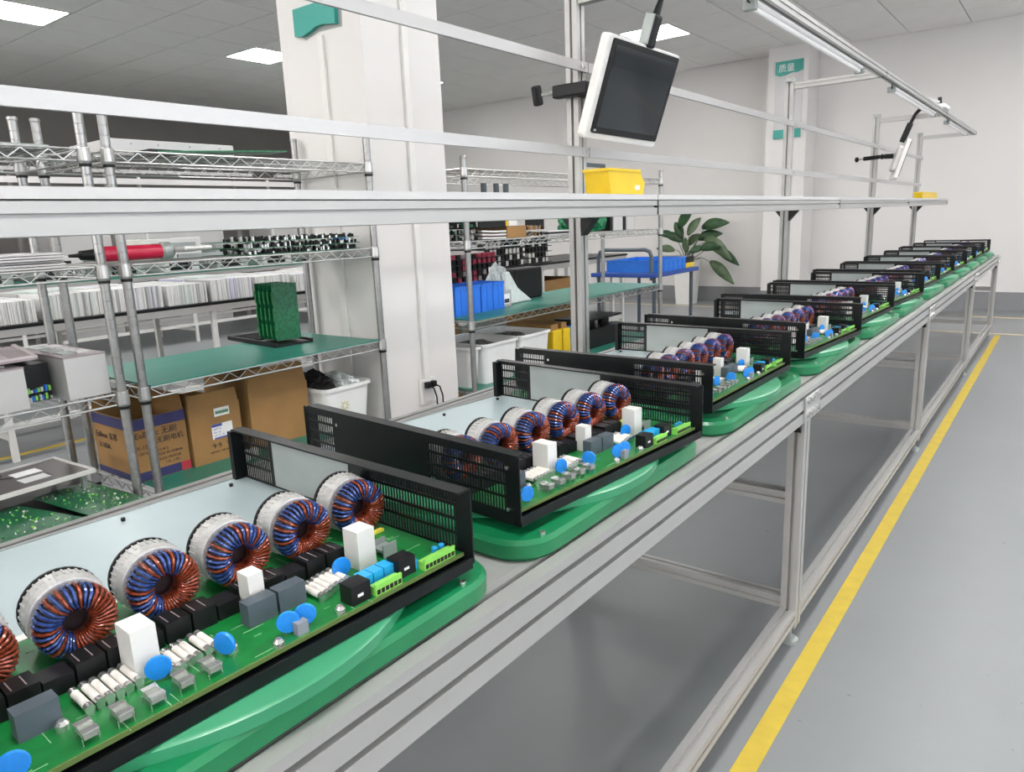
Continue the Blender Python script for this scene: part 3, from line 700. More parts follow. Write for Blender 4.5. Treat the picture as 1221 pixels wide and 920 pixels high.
# ---------------- text
TEXTS = []
def text(s, size, loc, rot, material, parent, name='lettering', ext=.0003, align='LEFT'):
    cu = bpy.data.curves.new(name, 'FONT'); cu.body = s; cu.size = size; cu.extrude = ext; cu.align_x = align; cu.resolution_u = 2
    o = bpy.data.objects.new(name, cu); COL.objects.link(o); cu.materials.append(material)
    o.parent = parent
    o.matrix_local = Matrix.Translation(Vector(loc)-Vector(ORG.get(parent.name, (0, 0, 0)))) @ rot.to_4x4()
    TEXTS.append(o)
    return o
FX = Matrix(((0, 0, 1), (1, 0, 0), (0, 1, 0)))        # text reading along +Y, facing +X
FY = Matrix(((1, 0, 0), (0, 0, -1), (0, 1, 0)))       # reading along +X, facing -Y

# ---------------- cartons on the bottom shelf
def carton(x0, x1, y0, y1, z0, z1, label, flaps, bands=False, open_=True):
    t = thing('cardboard_carton', label, 'carton', (mid(x0, x1), mid(y0, y1), z0)); w_ = .004
    mb = MB(); mb.box(x0, x1, y0, y1, z0, z0+w_); mb.box(x0, x0+w_, y0, y1, z0+w_, z1); mb.box(x1-w_, x1, y0, y1, z0+w_, z1)
    mb.box(x0+w_, x1-w_, y0, y0+w_, z0+w_, z1); mb.box(x0+w_, x1-w_, y1-w_, y1, z0+w_, z1)
    part(mb, 'box_walls', [CARD], t)
    for kind, L, ang in flaps:
        a = R(ang)
        if kind == 'front': mb = MB().extr([(x1-w_, z1), (x1, z1), (x1-L*math.sin(a), z1+L*math.cos(a)), (x1-w_-L*math.sin(a), z1+L*math.cos(a))], 'y', y0+.004, y1-.004)
        if kind == 'back': mb = MB().extr([(x0, z1), (x0+w_, z1), (x0+w_-L*math.sin(a), z1+L*math.cos(a)), (x0-L*math.sin(a), z1+L*math.cos(a))], 'y', y0+.004, y1-.004)
        if kind == 'left': mb = MB().extr([(y0, z1), (y0+w_, z1), (y0+w_-L*math.sin(a), z1+L*math.cos(a)), (y0-L*math.sin(a), z1+L*math.cos(a))], 'x', x0+.004, x1-.004)
        if kind == 'right': mb = MB().extr([(y1-w_, z1), (y1, z1), (y1+L*math.sin(a), z1+L*math.cos(a)), (y1-w_+L*math.sin(a), z1+L*math.cos(a))], 'x', x0+.004, x1-.004)
        part(mb, 'flap', CARD, t)
    return t
zb = ZS[0]
c1 = carton(-2.468, -2.215, .950+.026, 1.150, zb, zb+.200, 'open brown carton with navy bands printed top and bottom', [('right', .05, -8), ('back', .06, -5)])
x1 = -2.215
part(MB().box(x1+.0002, x1+.0010, .976, 1.150, zb+.165, zb+.199), 'navy_band', NAVY, c1)
part(MB().box(x1+.0002, x1+.0010, .976, 1.118, zb+.002, zb+.030), 'navy_band', NAVY, c1)
part(MB().box(x1+.0002, x1+.0010, 1.118, 1.150, zb+.002, zb+.030), 'red_corner', REDI, c1)
part(MB().box(-2.468, x1, .9752, .9758, zb+.165, zb+.199), 'navy_band', NAVY, c1)
part(MB().box(-2.468, x1, .9752, .9758, zb+.002, zb+.022), 'navy_band', NAVY, c1)
for s, sz, x, z in (('EaBoac 东邦', .027, -2.45, .122), ('X-103A', .024, -2.44, .088)): text(s, sz, (x, .9750, zb+z), FY, INK, c1)
for s, sz, y, z in (('EaBoac 无刷', .026, .985, .138), ('无刷电机', .022, 1.05, .112), ('X-103A', .018, .985, .102), ('12V DC  1 0 0 PCS', .012, .990, .084), ('MADE IN CHINA', .012, 1.04, .070), ('BRUSHLESS MOTOR', .0115, 1.02, .054), ('CO., LTD.', .011, 1.07, .040)):
    text(s, sz, (x1+.0008, y, zb+z), FX, INK, c1)
c2 = carton(-2.480, -2.205, 1.158, 1.340, zb, zb+.190, 'tall brown carton with two white labels, right of the navy banded one', [('front', .045, 12), ('left', .05, -10)])
x1 = -2.205
lb = part(MB().box(x1+.0002, x1+.001, 1.245, 1.300, zb+.150, zb+.178), 'label_sheet', PAPER, c2)
part(MB().box(x1+.001, x1+.0014, 1.249, 1.296, zb+.158, zb+.168), 'green_print', mat('green_ink', (.1, .25, .15), .6), lb)
lb = part(MB().box(x1+.0002, x1+.001, 1.230, 1.305, zb+.075, zb+.125), 'label_sheet', PAPER, c2)
part(MB().box(x1+.001, x1+.0014, 1.230, 1.268, zb+.116, zb+.125), 'blue_print', mat('blue_ink', (.06, .09, .35), .6), lb)
part(MB().box(x1+.001, x1+.0014, 1.236, 1.305, zb+.075, zb+.080), 'blue_print', MATS['blue_ink'], lb)
for s, sz, y, z in (('QTY 2', .010, 1.235, .105), ('NO. 10', .008, 1.235, .094), ('LOT 21  25', .008, 1.235, .084)): text(s, sz, (x1+.0012, y, zb+z), FX, MATS['blue_ink'], lb)
text('↑↑  ☂  ▮  ▲', .024, (x1+.0008, 1.222, zb+.044), FX, INK, c2); text('KEEP DRY   THIS SIDE UP', .0075, (x1+.0008, 1.215, zb+.030), FX, INK, c2)
c3 = carton(-2.475, -2.195, 1.372, 1.615, zb, zb+.205, 'brown carton with raised lighter lid flap, next to the white tub', [('front', .075, 14), ('left', .05, -12), ('back', .06, 0)])

# white tub with foam and bags on the bottom shelf of the left unit
def tub(x0, x1, y0, y1, z0, z1, label, name='white_tub', mark=None):
    t = thing(name, label, 'bin', (mid(x0, x1), mid(y0, y1), z0))
    mb = MB(); ins = .020
    def rg(i, z, r=.03): return [(x, y, z) for x, y in rrect(x0+i, x1-i, y0+i, y1-i, r)]
    loft(mb, [rg(ins, z0), rg(.008, z1-.012), rg(.011, z1-.012), rg(.012, z1-.014), rg(ins+.004, z0+.004)])
    part(mb, 'tub_wall', BINW, t, smooth=True)
    mb = MB(); loft(mb, [rg(.009, z1-.014), rg(0, z1-.012), rg(0, z1), rg(.010, z1), rg(.0115, z1-.013)], cap0=False, cap1=False)
    part(mb, 'rolled_rim', BINW, t, smooth=True)
    if mark: text(mark[0], mark[1], (x1-ins*.6, mark[2], mark[3]), FX, mark[4], t)
    return t
tub(-2.48, -2.12, 1.632, 1.872, zb, zb+.165, 'white tub of black foam parts and clear bags beside the column', mark=('☼', .05, 1.70, zb+.07, mat('pale_yellow_ink', (.6, .5, .2), .6)))
rnd = random.Random(11)
def blob(c, s, seed, n=2):
    bm = bmesh.new(); bmesh.ops.create_icosphere(bm, subdivisions=n, radius=1); r_ = random.Random(seed)
    off = [r_.uniform(0, 9) for _ in range(3)]
    from mathutils import noise
    for v in bm.verts:
        d = 1+.45*noise.noise(Vector((v.co.x*1.7+off[0], v.co.y*1.7+off[1], v.co.z*1.7+off[2])))+.18*noise.noise(v.co*5+Vector(off))
        v.co = Vector((v.co.x*s[0]*d, v.co.y*s[1]*d, v.co.z*s[2]*d))+Vector(c)
    mb = MB(); mb.v = [tuple(v.co) for v in bm.verts]; mb.f = [tuple(x.index for x in f.verts) for f in bm.faces]; mb.m = [0]*len(mb.f); bm.free(); return mb
solo(blob((-2.28, 1.695, zb+.165), (.11, .050, .045), 3, 4), 'foam_parts', mat('black_foam', (.02, .018, .018), .9, 0, var=.9, vscale=60), 'heap of black foam mouldings in the white tub', 'foam', (-2.28, 1.695, zb+.13), kind='stuff')
solo(blob((-2.24, 1.80, zb+.150), (.10, .045, .045), 5, 4), 'clear_bags', CLEARB, 'crumpled clear plastic bags in the white tub beside the column', 'bag', (-2.24, 1.79, zb+.13), smooth=False, kind='stuff')
# small white blocks near chassis corner
for k, yy in enumerate((1.288, 1.318)):
    solo(MB().box(-2.135, -2.115, yy, yy+.018, zb, zb+.034), 'white_connector', WHT, ('left' if k == 0 else 'right')+' one of two small white connector blocks in front of the labelled carton', 'connector', (-2.12, yy, zb), bevel=.002)

# ---------------- third shelf of left unit: rack with green boards
rot = Matrix.Rotation(R(-6), 4, 'Z'); T = Matrix.Translation((-2.44, 1.66, ZS[1]))
t = thing('board_rack', 'low black slotted rack holding green circuit boards on the green mat', 'rack', (-2.44, 1.66, ZS[1]))
mb = MB(T@rot); mb.box(-.225, .150, -.075, .085, 0, .008); mb.box(-.225, .150, -.075, -.065, .008, .016); mb.box(-.225, .150, .075, .085, .008, .016)
for k in range(16): mb.box(-.22+k*.0115, -.217+k*.0115, -.065, .075, .008, .014)
part(mb, 'rack_base', BLK, t)
for k in range(5):
    x = -.022+k*.0315
    b = solo(MB((T@rot)).box(x, x+.002, -.040, .062, .0165, .228), 'circuit_board', PCBD, ['leftmost', 'second from left', 'middle', 'fourth from left', 'rightmost'][k]+' green circuit board standing upright in the black rack', 'circuit board', (-2.44+x, 1.66, ZS[1]), 'green boards standing in the black rack')
    mb = MB(T@rot)
    for q in range(3): mb.box(x+.002, x+.0035, -.03+q*.03, -.028+q*.03, .04, .10)
    for q in range(3): mb.box(x-.007, x, -.0405, -.034, .03+q*.062, .075+q*.062)
    part(mb, 'board_components', PCB, b, kind='stuff')

# ---------------- second shelf of left unit
t = thing('hand_crank_tool', 'red cylinder tool with grey crank lying on the second shelf', 'tool', (-2.22, 1.05, ZW[2]))
zc = ZW[2]+.028
part(MB().cyl((-2.22, .965, zc), (-2.22, 1.150, zc), .022, 24), 'red_barrel', mat('red_paint', (.50, .012, .05), .25, 0, var=.05, vscale=10), t, smooth=True)
part(MB().lathe([(.004, -.075), (.006, -.05), (.013, -.045), (.016, -.01), (.020, 0)], (-2.22, .965, zc), 16, 0, 'y'), 'black_chuck', BLK, t, smooth=True)
part(MB().lathe([(.022, 0), (.027, .004), (.027, .030), (.018, .04)], (-2.22, 1.150, zc), 20, 0, 'y'), 'grey_collar', GALV, t, smooth=True)
part(MB().tube([(-2.19, 1.185, zc+.003), (-2.17, 1.20, zc+.004), (-2.17, 1.29, zc+.004)], [.008, .009, .006], 8), 'crank_arm', CAN, t, smooth=True)
part(MB().box(-2.20, -2.19, 1.19, 1.34, zc-.022, zc-.012), 'support_bar', GALV, t)
def board_stack(x0, x1, y0, y1, z0, n, label, cols, layer=.020, seed=0, cat='circuit boards'):
    r_ = random.Random(seed)
    t = thing('board_stack', label, cat, (mid(x0, x1), mid(y0, y1), z0))
    for k in range(n):
        z = z0+k*layer
        b = part(MB().box(x0, x1, y0, y1, z, z+.002), 'board', cols[0], t)
        mb = MB()
        for q in range(int((y1-y0)/.010)):
            y = y0+.004+q*.010
            for x in (x1-.012, x1-.05, mid(x0, x1)):
                if r_.random() < .8: mb.box(x-r_.uniform(.004, .012), x, y, y+r_.uniform(.003, .008), z+.002, z+layer*r_.uniform(.4, .9), r_.randrange(len(cols)-1))
        part(mb, 'components', cols[1:], b, kind='stuff')
    return t
board_stack(-2.42, -2.12, 1.395, 1.86, ZW[2], 3, 'three layers of boards packed with black and silver components on the second shelf', [PCBD, BLK, SILV, BLK], .021, 1)
tb_ = thing('connector_box', 'small open white box of blue connectors right of the black boards', 'box', (-2.25, 1.87, ZW[2]))
# (kept compact so it does not touch the post)
part(MB().box(-2.30, -2.20, 1.864, 1.885, ZW[2], ZW[2]+.03), 'box_body', WHT, tb_); part(MB().box(-2.28, -2.22, 1.866, 1.882, ZW[2]+.03, ZW[2]+.05), 'connectors', BLUED, tb_)
t = thing('white_instrument', 'white cabinet shaped instrument behind the red cylinder tool', 'instrument', (-2.42, 1.26, ZW[2]))
part(MB().box(-2.47, -2.33, 1.15, 1.35, ZW[2], ZW[2]+.065), 'case', WHT, t, bevel=.003); part(MB().box(-2.33, -2.328, 1.18, 1.22, ZW[2]+.01, ZW[2]+.05), 'dark_panel', BLK, t); part(MB().box(-2.33, -2.328, 1.25, 1.33, ZW[2]+.02, ZW[2]+.05), 'grey_panel', GALV, t)
# ---------------- top shelf of left unit
t = thing('shallow_tray', 'white shallow metal tray lying on the top left shelf', 'tray', (-2.3, 1.2, ZW[3]))
part(MB().box(-2.46, -2.20, 1.04, 1.43, ZW[3], ZW[3]+.045), 'tray_body', SHELFB, t, bevel=.002)
mb = MB()
for y in (1.10, 1.18, 1.28, 1.38): mb.cyl((-2.2, y, ZW[3]+.033), (-2.198, y, ZW[3]+.033), .0025, 8)
part(mb, 'rivets', GALV, t, kind='stuff')
mb = MB(Matrix.Translation((-2.145, 1.34, ZW[3]+.014)) @ Matrix.Rotation(R(3), 4, 'X'))
mb.box(-.045, .05, -.22, .22, -.0025, .0025); solo(mb, 'dark_board', PCBD, 'dark green board lying in front of the white tray on the top shelf', 'circuit board', (-2.145, 1.34, ZW[3]))
mb = MB(); mb.box(-2.19, -2.10, 1.10, 1.20, ZW[3], ZW[3]+.010); solo(mb, 'black_block', BLK, 'black block under the edge of the dark green board', 'block', (-2.14, 1.15, ZW[3]))
solo(MB().box(-2.40, -2.15, .55, .86, ZW[3], ZW[3]+.012), 'steel_plate', GALV, 'steel plate on the top shelf at the left edge', 'plate', (-2.27, .7, ZW[3]))
solo(MB().box(-2.48, -2.15, .20, .50, ZW[2], ZW[2]+.035), 'steel_housing', GALV, 'grey housing on the second shelf at the left edge', 'box', (-2.3, .35, ZW[2]), bevel=.003)
t = thing('frosted_panel_stack', 'stack of pale panels on the second shelf at the left edge', 'panels', (-2.3, .7, ZW[2]))
for k in range(6): part(MB().box(-2.46+.01*(k % 2), -2.16-.01*(k % 3), .56, .86, ZW[2]+k*.007, ZW[2]+k*.007+.005), 'panel', SHELFB, t)

# ---------------- third shelf of far left unit: grey metal boxes with dark plates on top
def metal_box(x0, x1, y0, y1, z0, z1, label, side=None):
    t = thing('metal_enclosure', label, 'metal box', (mid(x0, x1), mid(y0, y1), z0))
    mb = MB(); w_ = .003
    mb.box(x0, x1, y0, y1, z0, z0+w_); mb.box(x1-w_, x1, y0, y1, z0+w_, z1); mb.box(x0, x0+w_, y0, y1, z0+w_, z1)
    mb.box(x0+w_, x1-w_, y1-w_, y1, z0+w_, z1); mb.box(x0+w_, x1-w_, y0, y0+w_, z0+w_, z1)
    part(mb, 'shell', mat('light_grey_sheet', (.52, .51, .50), .45, .3, var=.05, vscale=8), t)
    part(MB().box(x0-.001, x1+.001, y0-.001, y1+.001, z1, z1+.004), 'lid', PLUM, t)
    l2 = MB()
    for k in range(3):
        for q in range(2): l2.box(x0+.03+k*(x1-x0-.06)/3, x0+.03+(k+.75)*(x1-x0-.06)/3, y0+.02+q*(y1-y0-.03)/2, y0+.02+(q+.8)*(y1-y0-.03)/2, z1+.004, z1+.0075, q)
    part(l2, 'raised_ribs', [GALV, SHELFB], t)
    return t
z3 = ZW[1]+.001
metal_box(-2.42, -2.10, .785, .892, z3, z3+.112, 'grey metal box with slotted lid nearest the two chrome posts')
metal_box(-2.42, -2.10, .52, .690, z3, z3+.105, 'grey metal box cut by the left edge of the picture')
t = thing('wiring_module', 'dark module with green and blue connectors between two grey metal boxes', 'module', (-2.3, .735, z3))
part(MB().box(-2.42, -2.18, .700, .775, z3, z3+.10), 'dark_body', BLK, t)
mb = MB()
for k in range(16):
    yq = .703+.0085*(k % 8); zq = z3+.004+.022*(k//8); mb.box(-2.18, -2.172+rnd.uniform(0, .012), yq, yq+.006, zq, zq+rnd.uniform(.008, .018), (k*5) % 3)
part(mb, 'connectors', [LIME, BLUED, SILV], t, kind='stuff')
mb = MB(Matrix.Translation((-2.28, .66, z3+.122)) @ Matrix.Rotation(R(-10), 4, 'Z') @ Matrix.Rotation(R(1.5), 4, 'X')); mb.box(-.16, .15, -.09, .10, -.003, .003)
mb.box(-.16, .15, .09, .10, .003, .008, 1); mb.box(.14, .15, -.09, .09, .003, .008, 1)
for k in range(3): mb.box(-.12+k*.09, -.06+k*.09, -.05, .04, .003, .006, 1)
solo(mb, 'cover_plate', [PLUM, mat('pinkish_edge', (.5, .44, .45), .4, .3)], 'plum grey slotted cover plate lying across the grey metal boxes', 'plate', (-2.28, .66, z3+.115))

# ---------------- bottom shelf of far left unit
def pcb_sheet(c, sx, sy, yaw, z, label, seed):
    T = Matrix.Translation((c[0], c[1], z)) @ Matrix.Rotation(R(yaw), 4, 'Z'); r_ = random.Random(seed)
    t = solo(MB(T).box(-sx/2, sx/2, -sy/2, sy/2, 0, .0025), 'bare_circuit_board', PCBD, label, 'circuit board', (c[0], c[1], z), 'populated green boards on the bottom left shelf')
    mb = MB(T)
    for k in range(150):
        x = r_.uniform(-sx/2+.01, sx/2-.01); y = r_.uniform(-sy/2+.01, sy/2-.01); s = r_.uniform(.001, .004)
        mb.box(x, x+s, y, y+s*r_.uniform(.6, 1.6), .0025, .004+r_.random()*.003, k % 4)
    part(mb, 'solder_joints', [SILV, LIME, PCB, CER], t, kind='stuff')
z0 = ZS[0]
def black_tray(x0, x1, y0, y1, z0, h, label):
    t = thing('black_component_tray', label, 'tray', (mid(x0, x1), mid(y0, y1), z0))
    part(MB().box(x0, x1, y0, y1, z0, z0+h*.6), 'tray_body', BLK, t)
    mb = MB()
    for q in range(5): mb.cyl((x1-.02, y0+.01+(y1-y0-.02)*q/4, z0+h*.6), (x1-.02, y0+.01+(y1-y0-.02)*q/4, z0+h), .0025, 6)
    part(mb, 'standoffs', SILV, t, kind='stuff')
black_tray(-2.40, -1.98, .62, .885, z0, .030, 'black tray of components under the right green board on the bottom shelf')
black_tray(-2.40, -1.90, .26, .60, z0, .026, 'black tray of components under the left green board on the bottom shelf')
pcb_sheet((-2.11, .800), .33, .150, 6, z0+.031, 'green circuit board beside the navy banded carton', 1)
pcb_sheet((-2.04, .60), .34, .20, 14, z0+.027+.008, 'green circuit board in front of the framed black panel', 2)
pcb_sheet((-1.99, .36), .34, .20, 14, z0+.027, 'green circuit board cut by the left picture edge', 3)
T = Matrix.Translation((-2.29, .66, z0+.085)) @ Matrix.Rotation(R(4), 4, 'Z'); t = thing('framed_panel', 'dark panel in a white frame with pale labels on the bottom left shelf', 'panel', (-2.29, .66, z0+.08))
part(MB(T).box(-.12, .11, -.24, .18, -.003, .003), 'dark_sheet', mat('charcoal_sheet', (.07, .06, .06), .35, .2, var=.1, vscale=20), t)
mb = MB(T); mb.box(-.125, -.118, -.245, .185, -.004, .008); mb.box(.108, .115, -.245, .185, -.004, .008); mb.box(-.118, .108, .178, .185, -.004, .008); mb.box(-.118, .108, -.245, -.238, -.004, .008)
part(mb, 'white_frame', WHT, t)
for x, y in ((-.05, .07), (.025, .06), (-.05, -.08), (.03, -.10)): part(MB(T).box(x-.025, x+.025, y-.035, y+.035, .003, .0036), 'pale_label', PAPER, t)
part(MB(T).tube([(-.08, .02, .004), (-.06, -.02, .008), (-.05, .0, .006), (-.03, .03, .005)], .0015, 5), 'thin_wire', BLK, t)
for x in (-.10, .09):
    for y in (-.22, .16): part(MB(T).box(x-.006, x+.006, y-.006, y+.006, -.048, -.003), 'spacer', GALV, t)

# ================================================================== COLUMN DETAILS
XCF = -2.096
solo(MB().box(XCF, XCF+.014, 2.118, 2.148, .545, CZ-.001), 'cable_conduit', WHT, 'white vertical conduit on the bright face of the column', 'conduit', (XCF, 2.13, .545), bevel=.002)
solo(MB().box(-2.325, -2.295, 1.913, 1.925, .55, 1.87), 'cable_conduit', WHT, 'white vertical conduit on the shaded left face of the column', 'conduit', (-2.31, 1.92, .55), bevel=.002)
t = thing('wall_socket', 'white double wall socket low on the column', 'socket', (XCF, 2.137, .49))
part(MB().box(XCF, XCF+.010, 2.092, 2.182, .434, .544), 'face_plate', WHT, t, bevel=.003)
part(MB().box(XCF+.010, XCF+.013, 2.105, 2.170, .445, .533), 'inner_plate', SHELFB, t, bevel=.001)
for k, y in enumerate((2.122, 2.158)):
    t = thing('power_plug', ('left' if k == 0 else 'right')+' black plug with cord in the column socket', 'plug', (XCF+.02, y, .52))
    part(MB().box(XCF+.0135, XCF+.034, y-.011, y+.011, .505, .530), 'plug_body', BLK, t, bevel=.003)
    part(MB().tube([(XCF+.034, y, .515), (XCF+.055, y+.003, .508), (XCF+.062, y+.010, .47), (XCF+.055, y+.018, .40), (XCF+.03, y+.02, .30)], .0035, 6), 'cord', BLK, t, smooth=True)
# teal header of a notice on the column's left face
t = thing('column_notice', 'teal notice with a wavy lower edge high on the column', 'sign', (-2.31, 1.92, 1.92))
top = [(-2.445, 1.98), (-2.445, 1.885), (-2.40, 1.880), (-2.36, 1.888), (-2.32, 1.900), (-2.28, 1.902), (-2.24, 1.895), (-2.21, 1.892), (-2.205, 1.98)]
part(MB().extr(top, 'y', 1.908, 1.924), 'teal_board', TEAL, t)
part(MB().extr([(-2.43, 1.885), (-2.40, 1.868), (-2.32, 1.884), (-2.19, 1.880), (-2.185, 1.97), (-2.43, 1.97)], 'y', 1.9245, 1.9249), 'grey_backing', GALV, t)

# poster on the far pilaster
t = thing('wall_notice', 'tall white notice with teal header and footer on the far pilaster', 'sign', (-2.84, 9.28, 2.03))
part(MB().box(-3.0, -2.68, 9.268, 9.279, 2.02, 2.88), 'board', SHELFB, t)
part(MB().extr([(-3.0, 2.885), (-3.0, 2.745), (-2.95, 2.72), (-2.88, 2.725), (-2.80, 2.75), (-2.74, 2.745), (-2.68, 2.765), (-2.68, 2.885)], 'y', 9.262, 9.268), 'teal_header', TEAL, t)
part(MB().box(-3.0, -2.68, 9.262, 9.268, 2.02, 2.12), 'teal_footer', TEAL, t)
text('质量', .095, (-2.965, 9.2615, 2.772), FY, PAPER, t)

# ================================================================== ITEMS ON THE SHELF ABOVE THE BENCH
def picking_bin(y0, y1, x0, x1, z0, h, label, m_):
    t = thing('picking_bin', label, 'bin', (mid(x0, x1), mid(y0, y1), z0))
    # open-top hopper bin, front lip lowered at the +Y end
    mb = MB(); w_ = .003
    def prof(i, zb_): return [(y0+.012+i, z0+zb_), (y1-.010-i, z0+zb_), (y1-i, z0+h*.5), (y1-.018-i, z0+h*.72), (y1-.030-i, z0+h), (y0+i, z0+h)]
    for xa, xb in ((x0, x0+w_), (x1-w_, x1)): mb.extr(prof(0, 0), 'x', xa, xb)
    mb.box(x0+w_, x1-w_, y0+.012, y1-.010, z0, z0+w_)
    mb.extr([(y0, z0+h), (y0+.012, z0+w_), (y0+.016, z0+w_), (y0+.004, z0+h)], 'x', x0+w_, x1-w_)
    mb.extr([(y1-.010, z0+w_), (y1, z0+h*.5), (y1-.004, z0+h*.5), (y1-.014, z0+w_)], 'x', x0+w_, x1-w_)
    part(mb, 'bin_body', m_, t, bevel=.001)
    mb = MB(); mb.box(x0-.002, x1+.002, y0-.004, y0+.002, z0+h-.006, z0+h+.001); mb.box(x1, x1+.003, y0, y1-.03, z0+h-.006, z0+h+.001)
    part(mb, 'rim', m_, t)
    return t
bn = picking_bin(1.69, 1.895, -1.035, -.962, 1.223, .064, 'large yellow open bin on the overhead shelf beside the near post', YEL)
part(MB().box(-.9618, -.9612, 1.835, 1.862, 1.235, 1.247), 'faded_label', PAPER, bn)
picking_bin(6.62, 7.38, -1.03, -.965, 1.223, .048, 'small yellow bin at the far end of the overhead shelf', YEL)

# ================================================================== RIGHT SHELVING CONTENT
z0 = ZS[0]
tub(-2.47, -2.115, 2.305+.15, 2.548, z0, z0+.190, 'white tub nearest the column on the bottom shelf, marked A2', mark=('A2', .03, 2.47, z0+.08, INK))
tub(-2.47, -2.115, 2.556, 2.836, z0, z0+.190, 'middle white tub of the three on the bottom shelf')
tub(-2.47, -2.115, 2.844, 3.118, z0, z0+.190, 'white tub next to the yellow files on the bottom shelf')
for k, (y, s) in enumerate(((2.50, .03), (2.70, .10), (2.98, .09))):
    solo(blob((-2.30, y, z0+.150), (.10, s*.85, .03), 20+k, 3), 'small_parts', mat('grey_small_parts', (.16, .15, .15), .5, .2, var=.9, vscale=70), 'loose grey parts inside the '+['tub nearest the column', 'middle white tub', 'tub next to the yellow files'][k], 'parts', (-2.3, y, z0+.1), kind='stuff')
for k, (y, w_) in enumerate(((3.16, .085), (3.26, .07))):
    t = thing('file_box', ('left' if k == 0 else 'right')+' yellow file box standing right of the white tubs', 'box', (-2.2, y, z0))
    part(MB().box(-2.42, -2.14, y, y+w_, z0, z0+.17), 'box_body', YEL, t, bevel=.004); part(MB().box(-2.42, -2.16, y+.01, y+w_-.01, z0+.17, z0+.20), 'brown_papers', CARD, t)
solo(MB().box(-2.40, -2.15, 3.345, 3.375, z0, z0+.17), 'blue_folder', BLUED, 'thin blue folder right of the yellow file boxes', 'folder', (-2.3, 3.36, z0))
# cartons standing on floor behind
for k, (x0, x1, y0, y1, z1, lab) in enumerate(((-2.97, -2.62, 2.72, 2.95, .68, 'brown carton behind the tub nearest the column'), (-2.98, -2.60, 3.42, 4.15, .66, 'wide brown carton on the floor behind the yellow files'), )):
    carton(x0, x1, y0, y1, 0, z1, lab, [])
solo(MB().box(-2.98, -2.62, 2.98, 3.38, .60, .62), 'steel_sheet', GALV, 'grey steel sheet lying behind the white tubs', 'sheet', (-2.8, 3.2, .6))
t = thing('steel_cabinet', 'grey steel cabinet behind the white tubs', 'cabinet', (-2.85, 3.18, 0))
part(MB().box(-2.98, -2.62, 2.98, 3.38, 0, .598), 'body', GALV, t); part(MB().box(-2.62, -2.616, 2.99, 3.37, .03, .57), 'door', SHELFB, t)
# blue bins on the mat
z1 = ZS[1]
def blue_bin(x0, x1, y0, y1, z0, h, label):
    t = thing('blue_bin', label, 'bin', (mid(x0, x1), mid(y0, y1), z0)); w_ = .003
    mb = MB(); mb.box(x0, x1, y0, y1, z0, z0+w_); mb.box(x0, x0+w_, y0, y1, z0+w_, z0+h); mb.box(x1-w_, x1, y0, y1, z0+w_, z0+h); mb.box(x0+w_, x1-w_, y0, y0+w_, z0+w_, z0+h); mb.box(x0+w_, x1-w_, y1-w_, y1, z0+w_, z0+h)
    part(mb, 'bin_body', BLUEB, t)
    mb = MB(); mb.box(x1, x1+.004, y0, y1, z0+h-.012, z0+h+.001); mb.box(x0, x1, y0-.0035, y0-.0001, z0+h-.012, z0+h+.001); part(mb, 'rim', BLUEB, t)
    part(MB().box(x1, x1+.002, mid(y0, y1)-.004, mid(y0, y1)+.004, z0+.005, z0+h-.013), 'rib', BLUEB, t)
for k, y in enumerate((2.505, 2.600, 2.695, 2.786)):
    blue_bin(-2.40, -2.235, y, y+.086, z1, .135, ['leftmost blue bin, partly behind the column', 'second blue bin, behind the chrome post', 'third blue bin from the column', 'rightmost blue bin, beside the small grey box'][k])
t = thing('grey_carton', 'small grey box with a printed label right of the blue bins', 'box', (-2.30, 2.92, z1))
part(MB().box(-2.38, -2.26, 2.882, 2.965, z1, z1+.085), 'box_body', mat('grey_board', (.38, .38, .38), .6, 0, var=.08, vscale=30), t, bevel=.002)
part(MB().box(-2.26, -2.259, 2.90, 2.95, z1+.015, z1+.065), 'label_sheet', PAPER, t); part(MB().box(-2.259, -2.2585, 2.905, 2.945, z1+.02, z1+.04), 'print', INK, t)
solo(blob((-2.40, 3.02, z1+.11), (.045, .055, .09), 31, 4), 'plastic_bag', CLEARB, 'tall crumpled translucent plastic bag on the green mat', 'bag', (-2.40, 3.02, z1))
mb = MB(); mb.extr([(2.98, z1), (3.23, z1), (3.10, z1+.08), (3.03, z1+.17), (3.00, z1+.17)], 'x', -2.345, -2.315)
solo(mb, 'plastic_bag', CLEARB, 'leaning sheet of clear plastic film in front of the black fabric box', 'bag', (-2.33, 3.05, z1), bevel=.008)
solo(MB().box(-2.52+.03, -2.38, 3.17, 3.42, z1, z1+.17), 'black_box', BLK, 'black box standing behind the clear plastic film', 'box', (-2.45, 3.3, z1), bevel=.01)
# shelf 2 (z 1.088) content
z2 = ZW[2]
t = thing('tray_stack', 'stack of white curved trays beside the chrome post', 'trays', (-2.3, 2.74, z2))
for k in range(3): part(MB().extr([(2.62, z2+.004+k*.015), (2.72, z2+k*.0145), (2.80, z2+k*.0145), (2.80, z2+k*.0145+.008), (2.72, z2+k*.0145+.008), (2.62, z2+.012+k*.015)], 'x', -2.40, -2.15), 'tray', WHT, t)
solo(MB().box(-2.40, -2.15, 2.60, 2.80, z2+.050, z2+.105), 'black_tray', BLK, 'black tray lying on top of the white curved trays', 'tray', (-2.3, 2.7, z2+.05), bevel=.003)
board_stack(-2.42, -2.13, 2.46, 2.59, z2, 3, 'dark boards stacked on the second shelf next to the column', [BLK, BLK, SILV, PCBD], .028, 4)
t = carton(-2.40, -2.16, 2.82, 2.975, z2, z2+.055, 'low brown box on the second shelf under the yellow box', [])
solo(MB().box(-2.38, -2.20, 2.83, 2.885, z2+.056, z2+.11), 'yellow_box', YEL, 'yellow box on top of the low brown box', 'box', (-2.29, 2.85, z2+.056), bevel=.002)
